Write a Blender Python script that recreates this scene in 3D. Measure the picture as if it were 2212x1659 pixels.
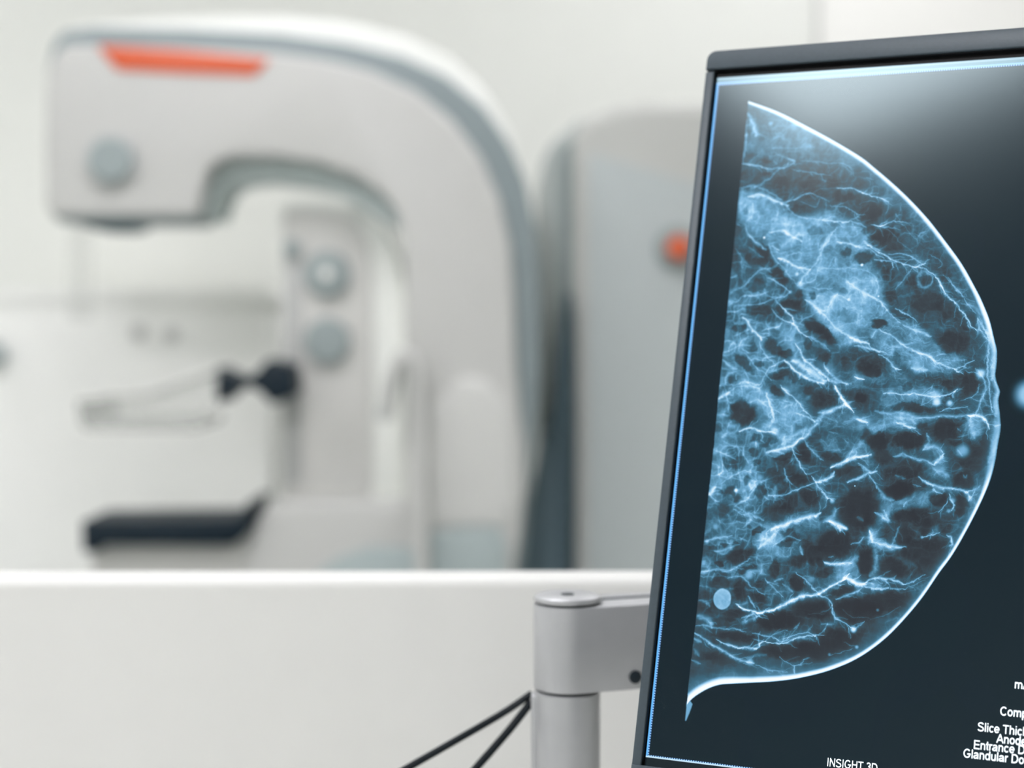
import bpy, bmesh, math, random
import numpy as np
from mathutils import Vector, Matrix

for o in list(bpy.data.objects):
    bpy.data.objects.remove(o)
SC = bpy.context.scene
COL = SC.collection

# ------------------------------------------------------------------ camera
F, CX, CY = 3500.0, 1106.0, 829.5          # focal length and centre of a 2212 x 1659 frame
PITCH = math.radians(2.204)                # camera looks slightly down
EYE = Vector((0, 0, 1.30))
cam = bpy.data.cameras.new('camera')
cam.sensor_width = 36.0
cam.lens = F / 2212.0 * 36.0
cam.clip_start, cam.clip_end = 0.02, 60
cam.dof.use_dof = True
cam.dof.focus_distance = 0.632
cam.dof.aperture_fstop = 5.4
cam_o = bpy.data.objects.new('camera', cam)
cam_o.location = EYE
cam_o.rotation_euler = (math.radians(90) - PITCH, 0, 0)
COL.objects.link(cam_o)
SC.camera = cam_o

# ------------------------------------------------------------------ world, lamps, exposure
wd = bpy.data.worlds.new('world'); SC.world = wd
wd.use_nodes = True
wd.node_tree.nodes['Background'].inputs[0].default_value = (0.8, 0.86, 0.9, 1)
wd.node_tree.nodes['Background'].inputs[1].default_value = 0.3
SC.view_settings.view_transform = 'Standard'
SC.view_settings.look = 'None'
SC.view_settings.exposure = 0.0
SC.view_settings.gamma = 1.0
SC.view_settings.use_curve_mapping = False
SC.cycles.use_denoising = True
SC.cycles.max_bounces = 10
SC.cycles.diffuse_bounces = 7
SC.cycles.transparent_max_bounces = 12
SC.cycles.caustics_reflective = False
SC.cycles.caustics_refractive = False
LAMP = 13.5                                # radiance of the ceiling light panels
# ceiling light panels, all out of view, most added to even the light: centre x, y, size x, size y
PANELS = [(-0.83, -0.235, .56, .56, 3.1), (1.15, 0.9, .6, .6, .5), (-1.75, 1.35, .6, .6, .9), (-0.35, 1.75, .6, .6, 1.2),
          (0.75, 2.95, .6, .6, .7), (-1.75, 3.0, .6, .6, .35)]

# ------------------------------------------------------------------ helpers
def lin(c):
    c = np.asarray(c, float) / 255.0
    return np.where(c <= 0.04045, c / 12.92, ((c + 0.055) / 1.055) ** 2.4)

def srgb(v):
    v = np.clip(v, 0, 1)
    return np.where(v <= 0.0031308, v * 12.92, 1.055 * v ** (1 / 2.4) - 0.055)

def P(px, py, Y):
    """the point of the plane y = Y that a photograph coordinate falls on (used to draw elevations to scale)"""
    a, b = (px - CX) / F, -(py - CY) / F
    y = math.cos(PITCH) + b * math.sin(PITCH)
    z = b * math.cos(PITCH) - math.sin(PITCH)
    k = Y / y
    return Vector((a * k, Y, EYE.z + z * k))

def mat(name, rgb, rough=0.5, spec=0.5, metal=0.0, var=0.03, scale=60.0, bump=0.0, coat=0.0, emit=None, estr=0.0, alpha=None):
    m = bpy.data.materials.new(name); m.use_nodes = True
    nt = m.node_tree; b = nt.nodes['Principled BSDF']
    c = lin(rgb)
    tc = nt.nodes.new('ShaderNodeTexCoord')
    nz = nt.nodes.new('ShaderNodeTexNoise'); nz.inputs['Scale'].default_value = scale; nz.inputs['Detail'].default_value = 4
    nt.links.new(tc.outputs['Object'], nz.inputs['Vector'])
    rp = nt.nodes.new('ShaderNodeValToRGB')
    rp.color_ramp.elements[0].position = 0.3; rp.color_ramp.elements[1].position = 0.7
    rp.color_ramp.elements[0].color = (*(c * (1 - var)), 1); rp.color_ramp.elements[1].color = (*np.clip(c * (1 + var), 0, 1), 1)
    nt.links.new(nz.outputs['Fac'], rp.inputs['Fac'])
    nt.links.new(rp.outputs['Color'], b.inputs['Base Color'])
    b.inputs['Roughness'].default_value = rough
    b.inputs['Specular IOR Level'].default_value = spec
    b.inputs['Metallic'].default_value = metal
    b.inputs['Coat Weight'].default_value = coat
    if bump:
        bp = nt.nodes.new('ShaderNodeBump'); bp.inputs['Strength'].default_value = bump; bp.inputs['Distance'].default_value = 0.0005
        nt.links.new(nz.outputs['Fac'], bp.inputs['Height']); nt.links.new(bp.outputs['Normal'], b.inputs['Normal'])
    if emit is not None:
        b.inputs['Emission Color'].default_value = (*lin(emit), 1); b.inputs['Emission Strength'].default_value = estr
    if alpha is not None:
        b.inputs['Alpha'].default_value = alpha
    return m

def tag(o, label=None, cat=None, group=None, kind=None):
    if label: o['label'] = label
    if cat: o['category'] = cat
    if group: o['group'] = group
    if kind: o['kind'] = kind
    return o

def empty(name, loc, label, cat, group=None, mw=None):
    o = bpy.data.objects.new(name, None); COL.objects.link(o)
    o.empty_display_size = 0.1
    if mw is not None: o.matrix_world = mw
    else: o.location = loc
    return tag(o, label, cat, group)

def origin(o):
    m = Matrix.Identity(4)
    while o is not None:
        m = o.matrix_basis @ m; o = o.parent
    return m

def obj(name, bm, m, parent=None, sharp=35, label=None, kind=None, local=False, loc=None):
    """one mesh object; vertices come in world space (or in the parent's space when local) and move to the object's own origin"""
    bmesh.ops.remove_doubles(bm, verts=bm.verts, dist=1e-7)
    bmesh.ops.recalc_face_normals(bm, faces=bm.faces)
    if parent is not None and not local:
        bmesh.ops.transform(bm, matrix=origin(parent).inverted(), verts=bm.verts)
    if loc is None:
        xs = [v.co for v in bm.verts]
        lo = Vector((min(v[i] for v in xs) for i in range(3))); hi = Vector((max(v[i] for v in xs) for i in range(3)))
        loc = (lo + hi) / 2
    bmesh.ops.translate(bm, vec=-Vector(loc), verts=bm.verts)
    me = bpy.data.meshes.new(name); bm.to_mesh(me); bm.free()
    if m: me.materials.append(m)
    me.polygons.foreach_set('use_smooth', [True] * len(me.polygons))
    me.set_sharp_from_angle(angle=math.radians(sharp))
    o = bpy.data.objects.new(name, me); COL.objects.link(o)
    o.location = loc
    if parent is not None: o.parent = parent
    return tag(o, label, None, None, kind)

def fillet(pts, r, seg=5):
    """round every corner of a closed outline with radius r"""
    out = []; n = len(pts); pts = [Vector(p) for p in pts]
    for i in range(n):
        a, b, c = pts[i - 1], pts[i], pts[(i + 1) % n]
        u, v = a - b, c - b
        lu, lv = u.length, v.length
        if lu < 1e-9 or lv < 1e-9: continue
        ang = u.angle(v)
        if ang > math.radians(176): out.append(b); continue
        d = min(r / math.tan(ang / 2), 0.48 * lu, 0.48 * lv)
        p0, p1 = b + u / lu * d, b + v / lv * d
        for k in range(seg + 1):
            t = k / seg
            out.append(p0 * (1 - t) ** 2 + b * 2 * t * (1 - t) + p1 * t * t)
    return out

def prism_bm(outline, y0, y1, bevel=0.0, seg=3, back=False):
    """outline: (x, z) points; solid between y0 (front) and y1, front edge rounded"""
    bm = bmesh.new()
    f = [bm.verts.new((p[0], y0, p[1])) for p in outline]
    b = [bm.verts.new((p[0], y1, p[1])) for p in outline]
    ff = bm.faces.new(f); bf = bm.faces.new(list(reversed(b)))
    n = len(f)
    for i in range(n):
        bm.faces.new((f[i], b[i], b[(i + 1) % n], f[(i + 1) % n]))
    bmesh.ops.recalc_face_normals(bm, faces=bm.faces)
    if bevel:
        ed = list(ff.edges) + (list(bf.edges) if back else [])
        bmesh.ops.bevel(bm, geom=ed, offset=bevel, segments=seg, profile=0.5, affect='EDGES', clamp_overlap=True)
    return bm

def prism(name, px, Y, depth, m, parent, bevel=0.003, r=0.01, seg=3, fs=5, back=False, **kw):
    pts = [P(x, y, Y) for x, y in px]
    out = fillet([(p.x, p.z) for p in pts], r, fs) if r else [(p.x, p.z) for p in pts]
    return obj(name, prism_bm([(p[0], p[1]) for p in out], Y, Y + depth, bevel, seg, back), m, parent, **kw)

def box_bm(x0, x1, y0, y1, z0, z1, bevel=0.0, seg=2):
    bm = bmesh.new()
    bmesh.ops.create_cube(bm, size=1.0)
    bmesh.ops.transform(bm, matrix=Matrix.Translation(((x0 + x1) / 2, (y0 + y1) / 2, (z0 + z1) / 2)) @ Matrix.Diagonal((x1 - x0, y1 - y0, z1 - z0, 1)), verts=bm.verts)
    if bevel:
        bmesh.ops.bevel(bm, geom=bm.edges[:], offset=bevel, segments=seg, profile=0.5, affect='EDGES', clamp_overlap=True)
    return bm

def lathe_bm(prof, c, axis='z', seg=48):
    """prof: (radius, height) pairs revolved about an axis through c; 'y' turns the height towards the viewer"""
    bm = bmesh.new(); rings = []
    for r, h in prof:
        ring = []
        for k in range(seg):
            a = 2 * math.pi * k / seg
            if axis == 'z': p = (c[0] + r * math.cos(a), c[1] + r * math.sin(a), c[2] + h)
            else: p = (c[0] + r * math.cos(a), c[1] - h, c[2] + r * math.sin(a))
            ring.append(bm.verts.new(p))
        rings.append(ring)
    for a, b in zip(rings, rings[1:]):
        for k in range(seg):
            bm.faces.new((a[k], a[(k + 1) % seg], b[(k + 1) % seg], b[k]))
    bm.faces.new(rings[0]); bm.faces.new(rings[-1])
    return bm

def tube_bm(pts, rad, seg=12, sub=8):
    """round tube along a smooth curve through pts"""
    pts = [Vector(p) for p in pts]; q = [pts[0] * 2 - pts[1]] + pts + [pts[-1] * 2 - pts[-2]]
    path = []
    for i in range(1, len(q) - 2):
        a, b, c, d = q[i - 1], q[i], q[i + 1], q[i + 2]
        for k in range(sub):
            t = k / sub
            path.append(0.5 * ((2 * b) + (c - a) * t + (2 * a - 5 * b + 4 * c - d) * t * t + (3 * b - a - 3 * c + d) * t ** 3))
    path.append(pts[-1])
    bm = bmesh.new(); rings = []; ref = Vector((0.13, 1, 0.21)).normalized()
    for i, p in enumerate(path):
        tg = (path[min(i + 1, len(path) - 1)] - path[max(i - 1, 0)]).normalized()
        u = tg.cross(ref).normalized(); v = tg.cross(u)
        rings.append([bm.verts.new(p + (u * math.cos(2 * math.pi * k / seg) + v * math.sin(2 * math.pi * k / seg)) * rad) for k in range(seg)])
    for a, b in zip(rings, rings[1:]):
        for k in range(seg):
            bm.faces.new((a[k], a[(k + 1) % seg], b[(k + 1) % seg], b[k]))
    bm.faces.new(rings[0]); bm.faces.new(rings[-1])
    return bm

# ------------------------------------------------------------------ materials
M_wall = mat('wall_paint', (237, 238, 233), .75, .3, var=.012, scale=6)
M_wall_lit = mat('wall_panel_lit', (247, 246, 242), .6, .3, var=.01, scale=6)  # right wall panel: brightness from a nearby lamp put into its paint
M_ceil = mat('ceiling_paint', (214, 216, 217), .8, .2, var=.01, scale=5)
M_floor = mat('floor_vinyl', (196, 200, 198), .45, .4, var=.05, scale=25)
M_white = mat('white_laminate', (209, 209, 206), .42, .35, var=.01, scale=30)
M_cab = mat('cabinet_white', (243, 243, 240), .5, .3, var=.01)
M_cabb = mat('cabinet_button_grey', (206, 206, 204), .5, .3)
M_joint = mat('joint_grey', (190, 192, 190), .7, .2)
M_shell = mat('white_plastic', (236, 237, 232), .35, .45, var=.01)
M_cover = mat('light_grey_plastic', (191, 191, 188), .45, .4, var=.012, scale=20)
M_band = mat('blue_grey_plastic', (133, 144, 146), .4, .4, var=.02, scale=20)
M_panel = mat('warm_grey_plastic', (205, 204, 200), .5, .35, var=.015)
M_slot = mat('slot_grey', (186, 187, 185), .5, .3)
M_knob = mat('knob_grey', (148, 158, 158), .4, .4)
M_dark = mat('navy_black_plastic', (14, 31, 42), .42, .3, var=.06)
M_pivot_shade = mat('pivot_shade_slate', (88, 106, 115), .5, .35, var=.04)
M_recess_shade = mat('recess_shade_slate', (66, 84, 92), .5, .3)
M_coll = mat('dark_teal_plastic', (72, 94, 102), .45, .4)
M_soffit_shade = mat('soffit_shade_grey', (192, 203, 202), .45, .4)
M_lower_lit = mat('lower_lit_grey', (203, 203, 200), .4, .4, var=.012, scale=20)
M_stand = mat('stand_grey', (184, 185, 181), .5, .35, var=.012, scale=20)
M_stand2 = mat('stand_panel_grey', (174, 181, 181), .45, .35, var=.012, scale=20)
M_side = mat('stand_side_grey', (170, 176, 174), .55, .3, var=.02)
M_stripe = mat('stand_stripe_grey', (134, 144, 143), .5, .3)
M_midgrey = mat('mid_blue_grey', (165, 176, 176), .5, .3)
M_orange = mat('orange_light_bar', (196, 90, 55), .35, .4, emit=(240, 84, 40), estr=.10)
M_ring = mat('button_ring_grey', (140, 151, 150), .5, .3)
M_button = mat('orange_red_button', (208, 98, 62), .35, .5)
M_acryl = mat('clear_acrylic', (190, 192, 188), .2, .5, var=.01, alpha=.55)
M_acrylt = mat('clear_acrylic_thin', (200, 202, 198), .2, .5, var=.01, alpha=.22)
M_shield = mat('clear_shield', (205, 208, 206), .2, .5, var=.01, alpha=.10)
M_alu = mat('brushed_silver', (170, 171, 173), .38, .5, metal=.35, var=.02, scale=120)
M_gap = mat('dark_gap', (24, 35, 42), .6, .3)
M_cable = mat('black_cable', (10, 19, 25), .5, .25, var=.05, scale=200)
M_bezel = mat('charcoal_bezel', (60, 71, 79), .48, .4, var=.06, scale=700, bump=.12)
M_black = mat('black_mask', (6, 7, 9), .6, .2, var=.02)
M_desk = mat('desk_laminate', (226, 226, 222), .45, .35, var=.01)
M_metal = mat('leg_metal', (180, 182, 182), .35, .5, metal=.6)
M_lens = mat('pale_lens', (236, 236, 233), .3, .5)

def lamp_mat(k):
    m = bpy.data.materials.new('light_diffuser'); m.use_nodes = True
    nt = m.node_tree; nt.nodes.clear()
    e = nt.nodes.new('ShaderNodeEmission'); o = nt.nodes.new('ShaderNodeOutputMaterial')
    e.inputs[0].default_value = (1.0, 0.985, 1.02, 1); e.inputs[1].default_value = LAMP * k
    nt.links.new(e.outputs[0], o.inputs[0])
    return m

# ------------------------------------------------------------------ room
X0, X1, Y0, Y1, ZC = -2.7, 2.6, -1.9, 3.75, 2.75
T = .08
floor = obj('floor', box_bm(X0 - T, X1 + T, Y0 - T, Y1 + T, -T, 0), M_floor, kind='structure')
ceil = obj('ceiling', box_bm(X0 - T, X1 + T, Y0 - T, Y1 + T, ZC, ZC + T), M_ceil, kind='structure')
obj('wall_left', box_bm(X0 - T, X0, Y0, Y1, 0, ZC), M_wall, kind='structure')
obj('wall_right', box_bm(X1, X1 + T, Y0, Y1, 0, ZC), M_wall, kind='structure')
obj('wall_front', box_bm(X0 - T, X1 + T, Y0 - T, Y0, 0, ZC), M_wall, kind='structure')
wb = obj('wall_back', box_bm(X0 - T, X1 + T, Y1, Y1 + T, 0, ZC), M_joint, kind='structure')
xs = P(1767, 40, Y1 - .014).x
for a, b, m in ((X0, xs - .005, M_wall), (xs + .005, X1, M_wall_lit)):
    obj('panel', box_bm(a, b, Y1 - .014, Y1 - .0002, .09, ZC - .0005, .0015, 1), m, wb)
obj('baseboard_back', box_bm(X0, X1, Y1 - .012, Y1 - .0002, .0005, .089, .002, 1), M_joint, kind='structure')
for x, y, sx, sy, k in PANELS:
    fr = bmesh.new()
    for a in (box_bm(x - sx / 2 - .02, x + sx / 2 + .02, y - sy / 2 - .02, y - sy / 2, ZC - .012, ZC - .0005),
              box_bm(x - sx / 2 - .02, x + sx / 2 + .02, y + sy / 2, y + sy / 2 + .02, ZC - .012, ZC - .0005),
              box_bm(x - sx / 2 - .02, x - sx / 2, y - sy / 2, y + sy / 2, ZC - .012, ZC - .0005),
              box_bm(x + sx / 2, x + sx / 2 + .02, y - sy / 2, y + sy / 2, ZC - .012, ZC - .0005)):
        me = bpy.data.meshes.new('t'); a.to_mesh(me); a.free(); fr.from_mesh(me); bpy.data.meshes.remove(me)
    fo = obj('light_frame', fr, M_metal, ceil)
    obj('light_diffuser', box_bm(x - sx / 2, x + sx / 2, y - sy / 2, y + sy / 2, ZC - .008, ZC - .001), lamp_mat(k), fo)

# ------------------------------------------------------------------ monitor pose
R_ = Vector((0.89983558, -0.43622921, 0.0)).normalized()      # screen's right
U_ = Vector((0.12551162, 0.25890019, 0.95771474)).normalized()  # screen's up
N_ = R_.cross(U_)
BL = EYE + Vector((0.05387341, 0.64619606, -0.17494974))      # lower left corner of the dotted frame
MW = Matrix((( R_.x, -N_.x, U_.x, BL.x), (R_.y, -N_.y, U_.y, BL.y), (R_.z, -N_.z, U_.z, BL.z), (0, 0, 0, 1)))

# ------------------------------------------------------------------ mammography unit
mu_y = 2.69
unit = empty('mammography_unit', (P(900, 900, 2.9).x, 2.95, 0), 'large white and grey mammography machine with C-shaped arm standing behind the desk', 'medical machine')
INNER = [(874, 1085), (600, 1085), (560, 1112), (528, 1200), (525, 1420)]
ARCH = [(425, 468), (432, 440), (440, 400), (450, 368), (472, 348), (510, 338), (600, 340), (690, 353), (770, 382), (825, 420), (858, 465), (870, 520), (874, 600), (874, 760)]
cover = [(108, 468), (97, 440), (95, 300), (98, 170), (112, 120), (140, 94), (200, 94), (400, 101), (600, 113), (700, 126), (800, 150), (900, 195), (980, 260), (1040, 340), (1080, 430), (1104, 540), (1111, 650), (1114, 780), (1122, 880), (1133, 960), (1135, 1060), (1125, 1150), (1112, 1230), (1100, 1420)] + INNER[::-1] + ARCH[::-1]
band = [(112, 474), (104, 440), (102, 300), (102, 150), (112, 95), (135, 66), (200, 57), (400, 61), (600, 71), (750, 92), (870, 122), (965, 166), (1045, 232), (1100, 310), (1135, 390), (1157, 490), (1165, 590), (1167, 700), (1168, 800), (1164, 870), (1154, 960), (1146, 1050), (1138, 1150), (1124, 1260), (1112, 1420)] + INNER[::-1] + ARCH[::-1]
shell = [(112, 474), (106, 440), (104, 300), (104, 150), (114, 95), (137, 62), (200, 50), (300, 42), (450, 35), (620, 34), (760, 48), (880, 78), (975, 125), (1052, 200), (1106, 290), (1134, 380), (1146, 490), (1150, 590), (1152, 700), (1150, 800), (1144, 870), (1136, 960), (1130, 1050), (1122, 1150), (1112, 1260), (1104, 1420)] + INNER[::-1] + ARCH[::-1]
prism('arm_shell', shell, 2.755, .20, M_shell, unit, .028, .02, 5, label='white rear shell of the C-arm')
prism('arm_band', band, 2.712, .06, M_band, unit, .008, .02, 3, label='blue-grey trim band along the C-arm')
cv = prism('arm_cover', cover, mu_y, .05, M_cover, unit, .012, .02, 4, label='light grey front cover of the C-arm')
prism('light_bar', [(208, 97), (400, 109), (585, 128), (548, 163), (400, 158), (252, 150)], mu_y - .004, .02, M_orange, unit, .002, .004, 2, label='glowing orange light bar')
c = P(243, 348, mu_y)
kr = obj('knob', lathe_bm([(.048, 0), (.048, .006), (.045, .009), (.03, .009)], (c.x, mu_y + .002, c.z), 'y'), M_slot, unit)
obj('knob_cap', lathe_bm([(.037, 0), (.037, .012), (.033, .016), (.0, .017)][:3], (c.x, mu_y - .004, c.z), 'y'), M_knob, kr)
prism('collimator', [(165, 468), (298, 468), (284, 492), (262, 497), (205, 496), (186, 490)], 2.72, .12, M_coll, unit, .004, .006, 2)
prism('head_base', [(116, 452), (428, 452), (424, 480), (122, 480)], 2.70, .16, M_band, unit, .006, .01, 2)

soffit_outline = ARCH[:-3] + [(864, 496), (850, 484), (826, 474), (780, 444), (710, 406), (640, 390), (560, 382), (504, 388), (478, 402), (464, 432), (452, 470)]
prism('soffit_shade', soffit_outline, 2.745, .19, M_soffit_shade, unit, .003, .004, 2, label='blue-grey strip standing for the shaded underside of the arch')  # added strip; its grey stands for shade on the arch's underside
# carriage column inside the C
prism('carriage_column', [(606, 452), (620, 440), (700, 440), (775, 450), (832, 495), (866, 560), (877, 640), (877, 1098), (606, 1098)], 2.80, .12, M_shell, unit, .012, .03, 3, label='white carriage column')
pn = prism('carriage_panel', [(612, 452), (720, 455), (770, 470), (796, 520), (804, 600), (804, 1088), (612, 1088)], 2.793, .02, M_panel, unit, .003, .015, 3, label='warm grey control panel with knobs')
prism('rail_slot', [(614, 545), (650, 545), (650, 1046), (614, 1046)], 2.789, .01, M_slot, pn, .002, .004, 2)
for (kx, ky, r, dot) in ((707, 592, 50, True), (707, 737, 50, False), (632, 537, 19, False)):
    c = P(kx, ky, 2.79); rr = r * 2.79 / F
    k = obj('knob', lathe_bm([(rr, 0), (rr, .012), (rr * .93, .018), (rr * .3, .02)], (c.x, 2.794, c.z), 'y'), M_knob, pn)
    if dot:
        obj('knob_spindle', lathe_bm([(rr * .27, 0), (rr * .27, .006), (rr * .2, .010)], (c.x, 2.776, c.z), 'y', 24), M_shell, unit, label='white knob centre')

# compression paddle, its clamp, detector table, face shield
prism('paddle_clamp', [(464, 797), (474, 794), (502, 810), (530, 817), (556, 802), (578, 776), (604, 782), (634, 792), (637, 850), (618, 864), (588, 874), (560, 846), (532, 832), (508, 845), (482, 870), (466, 866)], 2.70, .10, M_dark, unit, .005, .006, 2, label='dark navy paddle clamp')
pd = prism('paddle', [(166, 868), (182, 868), (186, 905), (196, 912), (432, 912), (425, 930), (190, 930), (172, 918)], 2.64, .22, M_acryl, unit, .002, .004, 2, label='clear plastic compression paddle')
prism('paddle_side', [(168, 866), (320, 850), (400, 822), (468, 800), (470, 812), (330, 862), (186, 878), (192, 905), (440, 905), (468, 860), (466, 868), (436, 914), (180, 914)], 2.645, .004, M_acryl, pd, .0, .003, 2)
prism('paddle_web', [(176, 874), (330, 856), (468, 806), (468, 860), (434, 910), (186, 910)], 2.652, .003, M_acrylt, pd, .0, .003, 2)
tb = prism('detector_table', [(175, 1126), (508, 1122), (524, 1106), (534, 1084), (548, 1090), (541, 1130), (526, 1163), (504, 1179), (222, 1179), (206, 1194), (178, 1194)], 2.66, .17, M_dark, unit, .004, .005, 2, label='dark navy detector table')
prism('table_mount', [(196, 1176), (500, 1180), (545, 1140), (560, 1130), (560, 1300), (200, 1300)], 2.70, .13, M_panel, unit, .006, .01, 2)
prism('face_shield', [(146, 488), (154, 488), (154, 692), (146, 692)], 2.66, .14, M_shield, unit, .001, .003, 2, label='clear face shield below the head')
prism('lower_shade_cover', [(680, 1240), (730, 1205), (800, 1182), (870, 1182), (912, 1196), (920, 1150), (1000, 1140), (1082, 1140), (1096, 1180), (1090, 1300), (680, 1300)], mu_y - .008, .03, M_midgrey, unit, .005, .01, 2, label='blue-grey lower cover toned for the shading there')  # separate piece whose grey stands for shading low on the column
prism('lower_lit_cover', [(926, 880), (990, 812), (1050, 812), (1106, 870), (1114, 980), (1116, 1080), (1098, 1142), (926, 1142)], mu_y - .006, .02, M_lower_lit, unit, .014, .02, 4, label='lower column cover in a paler tone for the light on it')  # separate piece, paler than the arm cover for the light falling there
prism('grip', [(814, 900), (826, 850), (845, 790), (862, 772), (872, 786), (862, 830), (846, 906), (826, 912)], 2.675, .03, M_midgrey, unit, .004, .006, 2)
obj('hose', tube_bm([P(836, 905, 2.66), P(846, 820, 2.65), (P(872, 768, 2.65)), P(898, 790, 2.65), P(905, 860, 2.65), P(910, 980, 2.65), P(912, 1120, 2.65), P(912, 1300, 2.655)], .012, 12, 8), M_cover, unit)

# gantry stand behind the arm
sy = 2.86
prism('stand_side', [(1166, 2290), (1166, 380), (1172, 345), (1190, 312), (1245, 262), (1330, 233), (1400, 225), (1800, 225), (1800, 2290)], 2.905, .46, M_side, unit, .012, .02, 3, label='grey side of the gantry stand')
prism('stand_stripe', [(1206, 1240), (1206, 360), (1212, 318), (1244, 300), (1244, 1240)], 2.89, .04, M_stripe, unit, .004, .005, 2)
st = prism('stand_front', [(1239, 2270), (1239, 320), (1243, 285), (1262, 256), (1330, 230), (1400, 222), (1790, 222), (1790, 2270)], sy, .09, M_stand, unit, .02, .03, 4, label='light grey front of the gantry stand')
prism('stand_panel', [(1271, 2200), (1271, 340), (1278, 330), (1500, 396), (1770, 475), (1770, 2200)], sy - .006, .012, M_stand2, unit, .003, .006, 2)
c = P(1462, 537, sy)
ob = obj('emergency_button', lathe_bm([(.038, 0), (.038, .008), (.034, .012), (.02, .012)], (c.x, sy - .004, c.z), 'y'), M_ring, unit, label='orange emergency button in a grey ring')
obj('button_cap', lathe_bm([(.015, 0), (.015, .012), (.021, .014), (.021, .024), (.016, .028)], (c.x, sy - .014, c.z), 'y'), M_button, ob)
prism('shaded_pivot', [(1184, 905), (1200, 880), (1236, 880), (1238, 1000), (1236, 1420), (1108, 1420), (1130, 1190), (1147, 1080), (1166, 985)], 2.84, .12, M_pivot_shade, unit, .01, .01, 3, label='pivot housing between arm and stand, coloured dark for the recess shadow')  # slate colour carries the shadow of the recess between arm and stand
prism('recess_shade_strip', [(1192, 905), (1200, 780), (1212, 690), (1224, 628), (1238, 640), (1240, 905), (1236, 1300), (1212, 1300), (1206, 1000)], 2.835, .02, M_recess_shade, unit, .003, .005, 2, label='dark vertical strip standing for shade in the recess')  # added dark strip; the recess shadow is put into its colour
obj('base_plate', box_bm(P(560, 1000, 2.9).x, P(1790, 1000, 2.9).x, 2.72, 3.4, .0005, .05, .012), M_stand, unit)

# ------------------------------------------------------------------ white cabinet beyond the arm
cab = empty('cabinet', (P(280, 900, 3.3).x, 3.45, 0), 'low white rounded cabinet by the wall behind the machine arm', 'cabinet')
cz = P(0, 622, 3.25).z
prism('cabinet_top', [(-40, 668), (-32, 640), (-10, 622), (570, 622), (590, 640), (596, 652), (590, 653), (-30, 653)], 3.239, .40, M_cab, cab, .005, .012, 3)
bx0, bx1 = P(-26, 700, 3.25).x, P(580, 700, 3.25).x
obj('cabinet_body', box_bm(bx0, bx1, 3.245, 3.63, .0005, P(0, 652, 3.245).z, .006), M_cab, cab)
for kx, ky in ((300, 718), (372, 722)):
    c = P(kx, ky, 3.245)
    obj('cabinet_button', lathe_bm([(.016, 0), (.016, .006), (.01, .009)], (c.x, 3.247, c.z), 'y', 24), M_cabb, cab)
c = P(-16, 764, 3.22)
obj('cabinet_knob', lathe_bm([(.013, 0), (.013, .012), (.024, .018), (.024, .032), (.018, .036)], (c.x, 3.247, c.z), 'y', 24), M_midgrey, cab)

# ------------------------------------------------------------------ desk with white privacy screen
pz = P(1106, 1249, .865).z
desk = empty('desk', (.2, .6, 0), 'white desk with a tall white privacy screen behind the monitor arm', 'desk')
obj('privacy_screen', box_bm(-1.15, 1.5, .865, .897, .36, pz, .006, 4), M_white, desk, label='white privacy screen with a rounded bright top edge')
obj('worktop', box_bm(-1.1, 1.45, .12, .8645, .722, .75, .003), M_desk, desk)
for lx in (-1.06, 1.37):
    obj('leg', box_bm(lx, lx + .04, .16, .2, .0005, .722, .003), M_metal, desk)
    obj('leg', box_bm(lx, lx + .04, .8, .84, .0005, .722, .003), M_metal, desk)

# ------------------------------------------------------------------ monitor arm
pc = P(1226, 1284, .745)
PX, PY = pc.x, pc.y
zt = pc.z                                                  # top of the cap
r0 = .0157
def zat(py): return P(1226, py, PY - r0).z
arm = empty('monitor_stand', (PX, PY, .75), 'silver monitor arm on a round pole clamped to the desk behind the monitor', 'monitor arm')
z1, z2 = zat(1300), zat(1311)                                # cap underside, seam
zc0, zc1 = zat(1315), zat(1501)
obj('cap', lathe_bm([(r0 - .0006, z1 - zt - .0022), (r0, z1 - zt - .0018), (r0, -.0016), (r0 - .0004, -.0006), (r0 - .0014, 0)], (PX, PY, zt)), M_alu, arm)
obj('cap_hole', lathe_bm([(.0031, 0), (.0031, .0004)], (PX, PY, zt - .0001), 'z', 24), M_gap, arm)
obj('seam_ring', lathe_bm([(r0 - .0016, zc0 - .0006), (r0 - .0016, z1 + .0006)], (PX, PY, 0)), M_gap, arm)
ang = math.radians(20)
dx, dy = math.cos(ang), math.sin(ang)
bm = bmesh.new()
prof = []
L = .135
for k in range(33):                                         # plan outline: round at the pole, straight sides, round at the elbow
    a = math.pi / 2 + math.pi * k / 32
    prof.append((PX + r0 * (math.cos(a) * dx - math.sin(a) * dy), PY + r0 * (math.cos(a) * dy + math.sin(a) * dx)))
for k in range(33):
    a = -math.pi / 2 + math.pi * k / 32
    prof.append((PX + L * dx + r0 * (math.cos(a) * dx - math.sin(a) * dy), PY + L * dy + r0 * (math.cos(a) * dy + math.sin(a) * dx)))
lo = [bm.verts.new((x, y, zc1)) for x, y in prof]; hi = [bm.verts.new((x, y, zc0)) for x, y in prof]
f1 = bm.faces.new(lo); f2 = bm.faces.new(hi)
for i in range(len(lo)):
    bm.faces.new((lo[i], lo[(i + 1) % len(lo)], hi[(i + 1) % len(lo)], hi[i]))
bmesh.ops.recalc_face_normals(bm, faces=bm.faces)
bmesh.ops.bevel(bm, geom=list(f1.edges) + list(f2.edges), offset=.0007, segments=2, profile=.5, affect='EDGES', clamp_overlap=True)
obj('arm_link', bm, M_alu, arm)
obj('seam_ring', lathe_bm([(r0 - .0018, zc1 - .002), (r0 - .0018, zc1 + .0003)], (PX, PY, 0)), M_gap, arm)
obj('pole', lathe_bm([(r0 - .0005, .752), (r0 - .0005, zc1 - .0018), (r0 - .0014, zc1 - .0012)], (PX, PY, 0)), M_alu, arm)
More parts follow.
